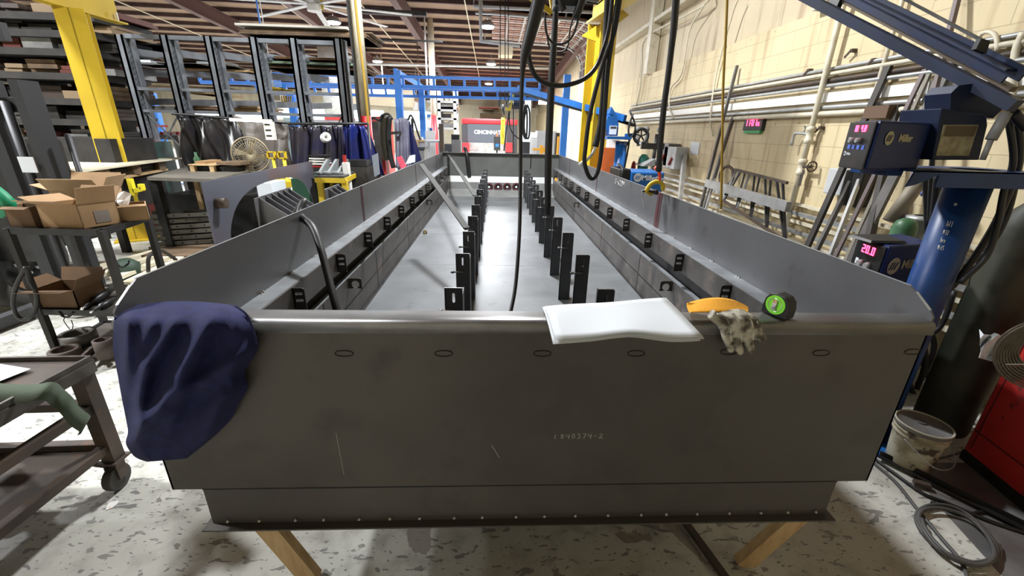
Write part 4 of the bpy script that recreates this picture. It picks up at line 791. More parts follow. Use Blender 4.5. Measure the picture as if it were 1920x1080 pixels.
m = MB(); m.cyl(B0+V((.01, .02, bh-.01)), B0+V((.01, .02, bh-.004)), .022, n=14); build('spout_plug', m, mat('lid_plug', (.06, .055, .05), .6), lid)
m = MB(); m.tube(cat([B0+V((0.1120, .06, bh-.05)), B0+V((.17, -.02, bh-.12)), B0+V((.1, -.13, bh-.17)), B0+V((-.05, -.16, bh-.15)), B0+V((-.14, -.05, bh-.06))], 6), .003, 6); build('wire_handle', m, galv, o)
# floor cables and angle bar
def fl(pts, r, label, mm=rub, z=None, n=8, closed=False, nm='floor_cable'):
    z = r if z is None else z; m = MB(); m.tube(cat([AZ(x, y, z) for x, y in pts], 8), r, n); return one(nm, m, mm, label, 'cable', 'cables on the floor by the red cabinet')
A, B = AZ(1648, 855, .02), AZ(1930, 995, .02); m = MB(); m.bar(A, B, .035, .004); m.bar(A+V((.012, .012, .012)), B+V((.012, .012, .012)), .004, .03); one('angle_bar', m, blk, 'long dark steel angle bar lying on the floor towards the right edge', 'steel bar')
grc = mat('grey_cable', (.07, .068, .065), .55)
fl([(1640, 870), (1680, 905), (1720, 955), (1770, 1015), (1800, 1050), (1815, 1085)], .008, 'long cable running down to the lower right corner under the coil', grc)
fl([(1642, 862), (1680, 890), (1730, 925), (1780, 945), (1850, 975), (1925, 1000)], .009, 'upper dark cable running beside the angle bar to the right edge')
fl([(1650, 857), (1700, 862), (1760, 860), (1820, 842), (1870, 825), (1925, 812)], .006, 'thin cord curving past the bucket foot to the red cabinet', grc)
fl([(1745, 940), (1800, 965), (1850, 960), (1900, 985), (1925, 1003)], .008, 'dark cable crossing the coil towards the right edge')
loop = []
cc = AZ(1795, 1000, .012)
for k in range(46):
    a = k/46*2*math.pi*2.6; ex = 78+6*math.sin(k*.7)-k*.25; ey = 50+4*math.cos(k*.5); rr = AZ(1795+ex*math.cos(a)*.98+ey*.25*math.sin(a), 1003+ey*math.sin(a)+18*math.cos(a), .012+.008*(k/16))
    loop.append(rr)
m = MB(); m.tube(cat(loop, 3), .009, 8); one('cable_coil', m, grc, 'loose coil of thick grey cable on the floor, lower right', 'cable coil')
m = MB(); A, B = AZ(1713, 903, .02), AZ(1745, 912, .02); m.bar(A, B, .03, .02); one('wood_scrap', m, rust, 'small dark scrap lying on the angle bar near the bucket', 'scrap')
# ============================================================ HANGING CABLES AND CLAMPS
def hang(pts, r, label, mm=rub, nm='hanging_hose', cat_='hose', grp='hoses hanging over the trough', n=8, k=6):
    q = cat([AY(x, y, Y) for x, y, Y in pts], k)
    if isinstance(r, (list, tuple)):
        L = len(q); rr = []
        for i in range(L):
            t = i/(L-1)*(len(r)-1); a = min(int(t), len(r)-2); rr.append(r[a]+(r[a+1]-r[a])*(t-a))
        r = rr
    m = MB(); m.tube(q, r, n); return one(nm, m, mm, label, cat_, grp)
hang([(1018, -40, 2.6), (1006, 20, 2.6), (990, 80, 2.6), (981, 120, 2.6), (977, 200, 2.6), (976, 300, 2.6), (975, 400, 2.5), (972, 470, 2.4), (966, 540, 2.3), (956, 592, 2.2)], [.036, .036, .03, .012, .011, .011, .011, .011, .011], 'long black hose that hangs down to the front rim in the middle')
hang([(1044, -30, 2.9), (1041, 40, 2.9), (1036, 120, 2.9), (1032, 200, 2.9), (1028, 300, 2.9), (1027, 402, 2.9)], [.014, .018, .022, .024, .024, .022], 'straight thick black hose ending at the posts of the right row')
hang([(992, 80, 2.7), (992, 110, 2.7), (1003, 140, 2.7), (1025, 157, 2.75), (1060, 160, 2.8), (1095, 148, 2.85), (1118, 125, 2.9), (1132, 90, 2.95), (1142, 50, 3), (1150, -20, 3)], .014, 'black hose hanging in a wide loop between the two hose bundles')
hang([(1165, -20, 3), (1152, 60, 3), (1135, 105, 3), (1119, 160, 3), (1105, 220, 3), (1098, 275, 3), (1096, 305, 3), (1104, 330, 3), (1113, 334, 3), (1122, 318, 3), (1128, 280, 3), (1133, 220, 3), (1140, 130, 3), (1150, 60, 3), (1160, -20, 3)], .015, 'torch cable hanging in a narrow loop before the yellow column')
o = hang([(1140, -20, 3.1), (1135, 80, 3.1), (1130, 170, 3.1), (1126, 225, 3.1), (1121, 255, 3.1), (1116, 275, 3.1)], [.02, .02, .014, .016, .022, .024], 'welding torch cable with thick black grip above the bright nozzle')
o = thing('welding_torch', 'bright bent welding torch neck and nozzle hanging above the right trough wall', 'welding torch', AY(1105, 285, 3.1))
m = MB(); m.tube(cat([AY(1117, 272, 3.1), AY(1112, 286, 3.1), AY(1103, 297, 3.1), AY(1097, 303, 3.1)], 5), .011, 10); nk = build('torch_neck', m, chrome, o)
m = MB(); m.tube([AY(1099, 300, 3.1), AY(1086, 310, 3.1)], .014, 12); build('nozzle', m, wht, o)
hang([(1268, -20, 3.2), (1262, 60, 3.2), (1253, 140, 3.2), (1245, 200, 3.2), (1239, 260, 3.2), (1235, 322, 3.2)], .022, 'thick black doubled lifting cable hanging down to the yellow clamp')
hang([(1274, -20, 3.22), (1268, 50, 3.22), (1258, 120, 3.22), (1247, 190, 3.22)], .009, 'thin grey cable beside the thick one above the yellow clamp', gry)
hang([(1364, -20, 4.2), (1361, 60, 4.2), (1356, 160, 4.2), (1354, 280, 4.2), (1352, 392, 4.2)], .012, 'thin yellow brown air hose hanging before the block wall', mat('ochre_hose', (.32, .2, .02), .5))
hang([(1022, 30, 2.7), (1024, 60, 2.7), (1036, 80, 2.7), (1055, 82, 2.7), (1072, 70, 2.7), (1083, 40, 2.7), (1090, 0, 2.7)], .006, 'thin cable in a small loop under the black hoist block')
hang([(1021, 20, 3.4), (1025, 60, 3.4), (1032, 92, 3.4), (1050, 98, 3.4), (1064, 88, 3.4), (1069, 55, 3.4), (1078, 20, 3.4), (1086, -20, 3.4)], .006, 'second thin cable loop hanging lower under the hoist block')
# hoist block top centre
o = thing('hoist_trolley', 'dark hoist trolley block hanging at the top centre edge of the photo', 'hoist', AY(1075, 0, 2.7))
p = AY(1075, -6, 2.7); m = MB(); m.pbox(p+V((-.1, 0, -.04)), (.16, .02, 0), (0, .14, 0), (0, 0, .2)); m.pbox(p+V((.06, .02, .0)), (.1, .02, 0), (0, .1, 0), (0, 0, .14)); build('hoist_body', m, mat('hoist_charcoal', (.03, .035, .045), .4, .3), o, bev=.008)
m = MB(); m.tube(cat([AY(1048, -20, 2.68), AY(1052, 5, 2.68), AY(1058, 20, 2.68)], 5), .016, 8); m.tube(cat([AY(1095, -20, 2.68), AY(1088, 10, 2.68), AY(1078, 35, 2.68)], 5), [.022]*10+[.008], 8); build('cable_entry', m, rub, o)
m = MB(); m.tube([AY(1100, 4, 2.7), AY(1120, 8, 2.7), AY(1135, -4, 2.7)], .004, 5); build('small_cord', m, rub, o)
m = MB(); m.bar(AY(985, -12, 3.2), AY(1034, 24, 3.2), .03, .03); m.bar(AY(1032, -10, 3.2), AY(1036, 24, 3.2), .02, .05); one('yellow_strut', m, yel, 'short yellow strut behind the hoses at the top centre', 'strut')
# yellow clamp on the right wall of the trough
c = AY(1232, 345, 3.3); xw = XR; c = AX(1228, 348, XR-.02); c = V((XR, AX(1243, 356, XR).y, ZT))
o = thing('beam_clamp', 'yellow curved lifting clamp with red handle gripping the right trough wall', 'clamp', c)
Yc = c.y-.02
m = MB(); m.tube(cat([AY(1243, 357, Yc), AY(1242, 346, Yc), AY(1233, 341, Yc), AY(1222, 344, Yc), AY(1215, 352, Yc), AY(1213, 360, Yc), AY(1221, 365, Yc), AY(1222, 361, Yc)], 6), [.012]+[.017]*30+[.01]*13, 10); build('clamp_body', m, yel, o)
m = MB(); m.tube([AY(1204, 358, Yc), AY(1232, 360, Yc)], .009, 10); m.tube([AY(1226, 359.5, Yc), AY(1233, 361, Yc)], .02, 12); build('clamp_screw', m, blk, o)
m = MB(); m.tube(cat([AY(1236, 342, Yc), AY(1237, 328, Yc), AY(1233, 318, Yc), AY(1229, 313, Yc)], 5), [.012]*10+[.018]*6, 8); build('red_handle', m, mat('orange_red', (.75, .06, .02), .4), o)
m = MB(); m.tube(cat([AY(1204, 357, Yc), AY(1205, 372, Yc), AY(1207, 385, Yc), AY(1208, 392, Yc)], 4), .006, 6, sq=.4); build('white_tag', m, pap, o)
m = MB(); strokes(m, '8-6204', AX(1153, 344, XR-.0075), (0, -1, 0), (0, 0, 1), .055, .0028, 1.3); q = build('chalk_number', m, chalk, T)
# hose over the left wall
q = [AX(520, 405, XL-.02), AX(530, 401, XL-.005), AX(545, 396, XL+.02), AY(562, 402, 2.35), AY(585, 425, 2.2), AY(600, 462, 2.1), AY(613, 510, 2.0), AY(626, 560, 1.9), AY(634, 590, 1.85)]
q = [V((XL-.25, 2.55, .9)), V((XL-.15, 2.5, 1.15)), V((XL-.03, 2.45, 1.30))]+[p for p in q[3:]]
m = MB(); m.tube(cat(q, 8), .019, 10); one('air_hose', m, rub, 'thick black hose bending over the left trough wall down inside', 'hose')
# hose stub over the far end wall
m = MB(); m.tube(cat([AY(871, 278, YE+.1), AY(874, 284, YE), AY(877, 300, YE-.05), AY(880, 328, YE-.06)], 5), .04, 8); one('air_hose', m, blk, 'dark strap hanging over the far end wall of the trough', 'hose')
# ============================================================ LEFT SIDE, NEAR
# worktop cart
zc = .69
cnr = AZ(170, 675, zc); ea = AZ(0, 768, zc); dA = (ea-cnr); dA.z = 0; dA.normalize(); cb = AZ(0, 678, zc); dB = cb-cnr; dB.z = 0; dB.normalize()
La, Lb = 1.1, .62
o = thing('welding_cart', 'low welded steel cart with rust brown top and casters, front left corner', 'cart', (cnr.x, cnr.y, 0))
m = MB(); m.pbox(cnr+V((0, 0, -.008)), dA*La, dB*Lb, (0, 0, .008)); top = build('cart_top', m, rust, o)
m = MB()
for a, b in ((cnr, cnr+dA*La), (cnr, cnr+dB*Lb), (cnr+dB*Lb, cnr+dB*Lb+dA*La)): m.bar(a+V((0, 0, .006)), b+V((0, 0, .006)), .012, .03); m.bar(a+V((0, 0, -.03)), b+V((0, 0, -.03)), .03, .05)
build('edge_angle', m, mat('worn_angle_steel', (.16, .145, .13), .4, .5, (.08, .07, .06), 10), o)
for da, db in ((0, 0), (La, 0), (0, Lb), (La, Lb)):
    q = cnr+dA*da+dB*db; q2 = q+(dA*.03 if da == 0 else dA*-.03)+(dB*.03 if db == 0 else dB*-.03)
    m = MB(); m.bar((q2.x, q2.y, .16), (q2.x, q2.y, zc-.03), .06, .06); build('leg', m, rust, o)
    ca = thing('caster', '', ''); bpy.data.objects.remove(ca)
    m = MB(); m.bar((q2.x-.045, q2.y, .158), (q2.x+.045, q2.y, .158), .09, .01, (0, 0, 1)); m.prism([(q2.x-.05, q2.y-.02, .155), (q2.x-.13, q2.y-.03, .15), (q2.x-.05, q2.y-.02, .12)], (0, .01, 0)); m.pbox((q2.x-.03, q2.y-.035, .06), (.006, 0, 0), (0, .05, 0), (0, 0, .095)); m.pbox((q2.x+.025, q2.y-.035, .06), (.006, 0, 0), (0, .05, 0), (0, 0, .095)); cs = build('caster_fork', m, rust, o)
    m = MB(); cw = V((q2.x, q2.y-.02, .065)); m.cyl(cw-V((.02, 0, 0)), cw+V((.02, 0, 0)), .064, n=24); build('caster_wheel', m, mat('worn_rubber_wheel', (.06, .055, .05), .7), cs, bev=.006)
for z, in ((.24,), (.47,)):
    m = MB(); q = cnr+dA*.03+dB*.03; 
    for a, b in ((q, q+dA*(La-.06)), (q, q+dB*(Lb-.06)), (q+dB*(Lb-.06), q+dB*(Lb-.06)+dA*(La-.06))): m.bar(V((a.x, a.y, z)), V((b.x, b.y, z)), .04, .04)
    build('lower_rail', m, rust, o)
m = MB(); q = cnr+dA*.03+dB*.03; m.pbox(V((q.x, q.y, .222)), dA*(La-.06), dB*(Lb-.06), (0, 0, .008)); build('lower_shelf', m, rust, o)
m = MB(); m.prism([AZ(-40, 676, zc+.012), AZ(58, 692, zc+.012), AZ(0, 715, zc+.012), AZ(-60, 730, zc+.012)], (0, 0, .0015)); one('paper_sheet', m, pap, 'white paper sheet lying on the rust brown cart top', 'paper')
# strap over the cart edge
sp = [AZ(-20, 735, zc+.02), AZ(50, 738, zc+.03), AZ(90, 733, zc+.04), AY(108, 745, 1.5), AY(125, 760, 1.5), AY(140, 780, 1.52), AY(160, 795, 1.55), AY(155, 800, 1.56)]
sp = cat(sp, 5); up = V((.5, -.5, .3)); P = [[p+V((-.0, .03, .02)), p+V((.0, -.03, -.02))] for p in sp]; m = MB(); m.grid(P); one('webbing_strap', m, strap, 'green webbing strap hanging over the edge of the near cart', 'strap', solid=.003)
# crumpled plastic bag under cart
random.seed(11); P = []; c = AZ(35, 915, .0)
for i in range(10):
    row = []
    for j in range(15):
        a = 2*math.pi*j/14; rr = (.16*math.sin(math.pi*(i+.6)/10.2))*(1+random.uniform(-.25, .25) if j < 14 else 1); row.append(c+V((rr*math.cos(a)*1.1-.05, rr*math.sin(a), .0+.16*(1-math.cos(math.pi*i/9))/2)))
    row[14] = row[0]; P.append(row)
m = MB(); m.grid(P, False); one('plastic_bag', m, plastic, 'crumpled clear plastic bag on the floor under the near cart', 'bag')
m = MB(); m.prism([AZ(80, 893, .001), AZ(100, 876, .001), AZ(112, 875, .001), AZ(106, 886, .001), AZ(86, 897, .001)], (0, 0, .002)); one('paper_scrap', m, pap, 'white paper scrap on the floor beside the plastic bag', 'paper scrap', 'paper scraps on the floor')
m = MB(); m.prism([AZ(198, 957, .001), AZ(203, 944, .001), AZ(220, 938, .001), AZ(224, 942, .001), AZ(210, 953, .001)], (0, 0, .002)); one('paper_scrap', m, mat('scrap_white_orange', (.8, .78, .75), .7, 0, (.8, .4, .2), 40, thr=(.62, .66)), 'white and orange paper scrap on the floor left of the trough', 'paper scrap', 'paper scraps on the floor')
# rolling rack with boxes
zr = 1.0; a = AZ(190, 432, zr); b = AZ(14, 428, zr); c = AZ(275, 405, zr); dX = b-a; dX.z = 0; dY = c-a; dY.z = 0
o = thing('shelf_cart', 'dark angle iron shelf cart holding open cardboard boxes, left of the trough', 'cart', (a.x, a.y, 0))
for fx in (0, 1):
    for fy in (0, 1):
        q = a+dX*fx+dY*fy; m = MB(); m.bar((q.x, q.y, .0), (q.x, q.y, zr), .04, .04); build('leg', m, rackd, o)
zs_ = (AY(150, 583, a.y).z, AY(170, 676, a.y).z)
for z in (zr, zs_[0], max(.06, zs_[1])):
    m = MB(); q = V((a.x, a.y, z)); m.pbox(q+V((0, 0, -.01)), dX, dY, (0, 0, .006)); sh = build('shelf', m, rackd if z > .9 else mat('dark_shelf_tray', (.07, .06, .05), .6, .2), o)
    m = MB()
    for s_, e_ in ((q, q+dX), (q, q+dY), (q+dX, q+dX+dY), (q+dY, q+dX+dY)): m.bar(s_+V((0, 0, -.015)), e_+V((0, 0, -.015)), .03, .045)
    build('shelf_rail', m, blk, sh)
shz = zs_
def openbox(name, label, o_, u, v, h, mt, flaps=(60, 60, 60, 60), fl_=.12, grp=None, t=.006):
    o_ = V(o_); u = V(u); v = V(v); root = thing(name, label, 'box', o_+(u+v)/2, grp); un, vn = u.normalized(), v.normalized(); Z = V((0, 0, h))
    m = MB(); m.pbox(o_, u, v, (0, 0, t)); m.pbox(o_, u, vn*t, Z); m.pbox(o_+v-vn*t, u, vn*t, Z); m.pbox(o_, un*t, v, Z); m.pbox(o_+u-un*t, un*t, v, Z); build('box_body', m, mt, root)
    for k, (p, e, outn) in enumerate(((o_, u, -vn), (o_+u, v, un), (o_+v, u, vn), (o_, v, -un))):
        if flaps[k] is None: continue
        a_ = R(flaps[k]); d = outn*math.sin(a_)*fl_+V((0, 0, math.cos(a_)*fl_)); m = MB(); m.pbox(p+Z, e, d, outn*math.cos(a_)*.004+V((0, 0, -.004*math.sin(a_)))); build('flap', m, mt, root)
    return root
B0_, B1_ = AZ(82, 427, zr+.005), AZ(158, 429, zr+.005); B2_ = AZ(196, 423, zr+.005)
u = B1_-B0_; v = (B2_-B1_); v = V((u.y, -u.x, 0)).normalized()*-.26 if v.length < .05 else V((v.x, v.y, 0)).normalized()*max(.22, v.length)
hb = AY(145, 385, B1_.y).z-zr
bx = openbox('cardboard_box', 'open brown cardboard box with a grey label patch, on top of the shelf cart', B0_, u, v, hb, card, (72, 12, 30, 68), .11, 'cardboard boxes on the shelf cart')
m = MB(); q = B1_+v*.35+V((0, 0, hb*.15)); nn = V((v.y, -v.x, 0)).normalized(); nn = nn if nn.dot(u) > 0 else -nn; m.pbox(q+nn*.001, v*.4, nn*.001, (0, 0, hb*.5)); build('label_patch', m, mat('grey_label', (.22, .19, .16), .7), bx)
q = AZ(30, 415, zr+.005)+V((0.05, .25, 0)); u2, v2 = V((.36, .04, 0)), V((-.05, .24, 0))
bx2 = openbox('cardboard_box', 'taller open cardboard box with wide flaps behind the labelled one on the cart', q, u2, v2, .19, mat('light_cardboard', (.46, .31, .17), .8, 0, (.36, .24, .13), 4), (40, 30, 25, 70), .12, 'cardboard boxes on the shelf cart')
q = AZ(20, 426, zr+.005); openbox('cardboard_box', 'small torn cardboard box at the left end of the cart top', q, (AZ(72, 427, zr+.005)-q)*.95, (-.02, .15, 0), .14, cardd, (100, None, 40, 60), .05, 'cardboard boxes on the shelf cart')
P = []; random.seed(5)
for i in range(6): P.append([B0_+u*.35+v*.5+V((-.05+.045*j, .1+.03*i, hb+.0+.1*math.sin(j*.9)*math.sin(i*.7)+random.uniform(-.01, .01))) for j in range(7)])
m = MB(); m.grid(P, False); one('plastic_film', m, mat('milky_film', (.55, .5, .43), .3, 0, (.35, .3, .25), 20), 'crumpled milky plastic film rising out of the open cardboard boxes', 'plastic film', solid=.002)
q = AY(205, 425, a.y+.35); q = a+dY*.3+dX*.05+V((0, 0, .005)); openbox('cardboard_box', 'worn cardboard box of metal parts at the right back of the cart', AZ(196, 420, zr+.006)+V((.02, .05, 0)), (.17, .12, 0), (-.1, .13, 0), .12, card, (110, None, None, 100), .03, 'cardboard boxes on the shelf cart')
# lower shelf contents
z1 = shz[0]+.008
q = AZ(68, 578, z1); q2 = AZ(150, 578, z1); openbox('cardboard_box', 'dark brown open cardboard box on the middle shelf of the cart', q, V(((q2-q).x, 0, 0)), (0, .24, 0), .14, cardd, (80, 30, 20, 60), .1, 'cardboard boxes on the shelf cart')
for k, (p0, p1, r, mm, lb) in enumerate((((160, 575), (212, 540), .028, blk, 'upper shiny black air tool lying on the middle shelf of the cart'), ((175, 583), (215, 560), .022, blk, 'lower black air tool lying on the middle shelf of the cart'))):
    A, B = AZ(*p0, z1+r), AZ(*p1, z1+r); o = thing('air_tool', lb, 'tool', A, 'air tools on the shelf cart'); m = MB(); m.tube([A, A.lerp(B, .3), A.lerp(B, .32), B.lerp(A, .3), B], [r*.4, r*.5, r, r, r*.8], 14); build('tool_body', m, mm, o); m = MB(); m.cyl(A.lerp(B, -.12), A, r*.3, n=10); build('tool_shank', m, chrome, o)
z2 = max(.06, shz[1])+.008
def ringpart(px, py, r, h, mm, label):
    p = AZ(px, py, z2); m = MB(); m.lathe(p, [(r*.72, 0), (r, 0), (r, h), (r*.72, h), (r*.72, 0)], 24); return one('steel_ring', m, mm, label, 'steel ring', 'steel rings on the lower shelf')
ringpart(152, 645, .11, .1, mat('dull_ring_steel', (.14, .13, .12), .5, .5), 'thick open steel ring standing on the bottom shelf of the cart')
ringpart(125, 668, .09, .06, rust, 'rusty ring in front of the thick steel ring on the bottom shelf')
ringpart(203, 668, .06, .14, mat('brown_cup', (.08, .06, .05), .7), 'tall dark cup at the right end of the bottom shelf')
m = MB(); A, B = AZ(140, 683, z2+.02), AZ(188, 640, z2+.05); m.bar(A, B, .02, .03); one('steel_bar', m, rust, 'rusty flat bar lying across the bottom shelf of the cart', 'steel bar')
m = MB(); m.prism([AZ(165, 670, z2), AZ(205, 672, z2), AZ(212, 655, z2), AZ(180, 650, z2)], (0, 0, .015)); one('steel_plate', m, rust, 'small drilled plate lying flat on the bottom shelf', 'steel plate')
# cable loop at the cart's left and hanging ring
m = MB(); m.tube(cat([AY(50, 500, a.y-.06), AY(33, 530, a.y-.06), AY(25, 565, a.y-.06), AY(32, 592, a.y-.06), AY(50, 599, a.y-.06), AY(67, 580, a.y-.06), AY(68, 550, a.y-.06), AY(55, 525, a.y-.06), AY(50, 500, a.y-.06)], 5), .013, 8); one('cable_loop', m, rub, 'black cable loop hanging from the left leg of the shelf cart', 'cable')
m = MB(); m.tube(cat([AY(195, 440, a.y+.1), AY(205, 470, a.y+.1), AY(225, 500, a.y+.15), AY(240, 495, a.y+.2), AY(242, 488, a.y+.2)], 5), .006, 6); one('thin_cable', m, rub, 'thin cable hanging behind the right leg of the shelf cart', 'cable')
m = MB(); m.tube(cat([AY(110, 584, a.y), AY(118, 593, a.y), AY(128, 594, a.y), AY(138, 585, a.y)], 4), .008, 6); m.tube(cat([AY(122, 595, a.y), AY(120, 602, a.y), AY(132, 618, a.y), AY(137, 612, a.y), AY(134, 600, a.y)], 4), .003, 5); one('hanging_ring', m, blk, 'small ring and wire hanging under the middle shelf', 'ring')
# forklift: wheel, body, mast
o = thing('forklift', 'dark forklift with tall mast and black front wheel behind the shelf cart', 'forklift', (-4.6, 4.0, 0))
c = V((-4.43, 4.0, .42)); m = MB(); m.lathe(c-V((.2, 0, 0)), [(.25, 0), (.38, 0), (.42, .03), (.42, .17), (.38, .2), (.27, .2), (.26, .17), (.26, .12)], 40, (1, 0, 0)); wh = build('tire', m, mat('dusty_tire_rubber', (.05, .047, .043), .8), o)
m = MB(); m.lathe(c-V((.1, 0, 0)), [(.0, .06), (.12, .06), (.13, .03), (.2, .0), (.25, .02), (.27, .1), (.24, .1)], 32, (1, 0, 0)); build('wheel_rim', m, blk, wh)
for k in range(8): a_ = R(45*k); m = MB(); q = c+V((-.03, .1*math.cos(a_), .1*math.sin(a_))); m.cyl(q, q+V((.025, 0, 0)), .014, n=6); build('wheel_nut', m, gry, wh)
m = MB(); m.box((-6.2, 3.5, .35), (-4.85, 5.4, 1.0)); m.box((-5.6, 3.9, 1.0), (-4.95, 5.3, 1.5)); build('chassis', m, rackd, o, bev=.05)
m = MB(); pmx = AY(35, 200, 3.7); m.bar((pmx.x-.18, 3.7, .1), (pmx.x-.18, 3.7, AY(8, 150, 3.7).z), .1, .16); m.bar((pmx.x+.1, 3.7, .1), (pmx.x+.1, 3.7, AY(20, 150, 3.7).z), .07, .16); m.bar((pmx.x-.9, 3.7, .1), (pmx.x-.9, 3.7, 2.4), .1, .16); m.bar((pmx.x-.9, 3.7, 1.8), (pmx.x+.1, 3.7, 1.8), .05, .1); m.bar((pmx.x-.9, 3.7, 2.3), (pmx.x+.1, 3.7, 2.3), .05, .12); build('mast', m, mat('mast_charcoal', (.022, .023, .026), .6, .1), o)
m = MB(); m.cyl((pmx.x-.04, 3.65, .2), (pmx.x-.04, 3.65, AY(40, 190, 3.65).z), .03, n=12); m.cyl((pmx.x+.25, 3.75, .3), (pmx.x+.25, 3.75, AY(60, 250, 3.7).z), .02, n=8); build('lift_cylinder', m, mat('cyl_grey', (.05, .05, .055), .5, .4), o)
m = MB(); q = AY(23, 307, 3.55); m.box((q.x, 3.6, q.z-.07), (q.x+.12, 3.605, q.z+.05)); build('white_label', m, pap, o)
m = MB(); m.box((pmx.x-.75, 3.78, .5), (pmx.x-.2, 3.85, 1.6)); build('load_backrest', m, blk, o)
m = MB(); m.tube(cat([AY(-20, 350, 3.0), AY(5, 370, 3.0), AY(15, 385, 3.0), AY(-5, 400, 3.0)], 4), .04, 8); one('green_hose', m, mat('bright_green_plastic', (.01, .3, .14), .5), 'bright green plastic bag end at the left edge beside the boxes', 'bag')
# pale boards stacked on a raised pallet
zb_ = 1.13
bl, bk, rt, fr_ = AZ(92, 310, zb_), AZ(265, 291, zb_), AZ(342, 298, zb_), AZ(133, 325, zb_)
o = None
n = 4
for k in range(n):
    t0, t1 = k/n, (k+1)/n; A = bl.lerp(fr_, t0); B = bk.lerp(rt, t0); C_ = bk.lerp(rt, t1); D_ = bl.lerp(fr_, t1)
    m = MB(); m.prism([A+V((.02*k, 0, 0)), B, C_-(C_-B)*.04, D_-(D_-A)*.04+V((.02*k, 0, 0))], (0, 0, .02)); one('pale_board', m, woodl, ('rearmost', 'second from the back', 'third from the back', 'front')[k]+' pale board lying on the raised pallet, upper left', 'board', 'pale boards on the raised pallet')
dl = fr_-bl; dr = bk-bl; pl = AZ(150, 345, zb_-.17)
o = thing('pallet', 'dark timber pallet frame carrying the pale boards, upper left', 'pallet', (bl.x+.5, bl.y+.3, zb_-.17))
m = MB(); A = bl+dr*.15+V((0, 0, -.15)); B = bl+dr*.95+V((0, 0, -.15))
for t in (.1, .5, .95): m.bar(A+dl*t, B+dl*t, .1, .03)
build('bottom_boards', m, wood, o)
for t in (.05, .5, .95):
    for s_ in (.1, .5, .9): q = A.lerp(B, s_)+dl*t+V((0, 0, .075)); m = MB(); m.box((q.x-.07, q.y-.07, q.z-.06), (q.x+.07, q.y+.07, q.z+.07)); build('block', m, woodd, o)
m = MB(); m.pbox(bl+dr*.1+V((0, 0, -.02)), dr*.85, dl*.95, (0, 0, .015)); m.bar(A+dl*.9+V((0, 0, .08)), B+dl*.9+V((0, 0, .08)), .05, .05); build('dark_stock', m, rackd, o)
for s_ in (.15, .9):
    for t in (.1, .9): q = A.lerp(B, s_)+dl*t; m = MB(); m.bar((q.x, q.y, 0), (q.x, q.y, q.z-.02), .08, .08); build('stand_leg', m, rackd, o)
# steel layout table
zt_ = 1.04; c4 = [AZ(272, 332, zt_), AZ(345, 338, zt_), AZ(480, 318, zt_), AZ(355, 315, zt_)]
c4 = [AZ(275, 332, zt_), AZ(400, 336, zt_), AZ(500, 312, zt_), AZ(350, 312, zt_)]
o = thing('layout_table', 'grey steel plate layout table behind the large holed plate', 'table', (c4[0].x+.8, c4[0].y, 0))
m = MB(); m.prism(c4, (0, 0, -.04)); build('table_top', m, mat('table_plate', (.22, .2, .17), .5, .3, (.15, .14, .12), 3), o)
for q in c4: w_ = (c4[0]+c4[1]+c4[2]+c4[3])/4; q = q.lerp(w_, .1); m = MB(); m.bar((q.x, q.y, 0), (q.x, q.y, zt_-.04), .1, .1); build('leg', m, blk, o)
m = MB(); w_ = c4[0].lerp(c4[2], .5); m.box((w_.x-.7, w_.y-.1, .1), (w_.x+.7, w_.y+.5, .7)); build('lower_cabinet', m, blk, o)
for px, py, mm, lb, nm, ct_ in ((373, 312, grn, 'small dark green bottle standing on the layout table', 'bottle', 'bottle'), (400, 312, gry, 'grey grinder body lying on the layout table', 'grinder', 'tool'), (425, 313, org, 'orange clamp lying on the layout table', 'hand_clamp', 'tool')):
    p = AZ(px, py+3, zt_); m = MB()
    if nm == 'bottle': m.lathe(p, [(0, 0), (.05, 0), (.05, .14), (.02, .19), (.02, .24), (0, .24)], 12)
    else: m.box((p.x-.12, p.y-.05, p.z), (p.x+.08, p.y+.05, p.z+.09)); m.cyl((p.x+.05, p.y, p.z+.05), (p.x+.2, p.y, p.z+.04), .03)
    one(nm, m, mm, lb, ct_)
# holed plate
A, B = AZ(378, 342, 1.25), AZ(585, 302, 1.25); d = B-A; L = d.length; dn = d.normalized(); cen = AY(520, 398, A.lerp(B, .62).y)
o = thing('holed_plate', 'large upright bluish steel plate with a wide round hole left of the trough', 'steel plate', (A.x, A.y, .0))
mbx = MB(); bmx = bmesh.new(); hc = (L*.66, 1.25-.62); hr = .54
outer = [(0, 0), (L, 0), (L, 1.25), (0, 1.25)]; sp_ = lambda v_: math.copysign(abs(v_)**.7, v_); hole = [(1.3+1.1*sp_(math.cos(2*math.pi*k/64)), .42+.71*sp_(math.sin(2*math.pi*k/64))) for k in range(64)]; ed = []
for L_ in (outer, hole):
    vs = [bmx.verts.new((p[0], 0, p[1])) for p in L_]; ed += [bmx.edges.new((vs[i], vs[(i+1) % len(vs)])) for i in range(len(vs))]
bmesh.ops.triangle_fill(bmx, edges=ed, use_beauty=True); e = bmesh.ops.extrude_face_region(bmx, geom=list(bmx.faces)); bmesh.ops.translate(bmx, verts=[v_ for v_ in e['geom'] if isinstance(v_, bmesh.types.BMVert)], vec=(0, .012, 0)); bmx.verts.index_update()
nrm2 = V((-dn.y, dn.x, 0)); base = V((A.x, A.y, 0)); mbx.add([base+dn*v_.co.x+nrm2*v_.co.y+V((0, 0, v_.co.z)) for v_ in bmx.verts], [[v_.index for v_ in f.verts] for f in bmx.faces]); bmx.free()
build('plate_body', mbx, mat('bluish_mill_plate', (.15, .16, .21), .35, .55, (.2, .13, .13), 1.2, thr=(.45, .7)), o)
m = MB(); q = AY(403, 380, A.y+.0); q = base+dn*(L*.055)+V((0, 0, 1.06)); m.cyl(q, q-nrm2*.08, .045, n=16); m.cyl(q-nrm2*.081, q-nrm2*.082, .03, n=14); build('pipe_stub', m, rust, o)
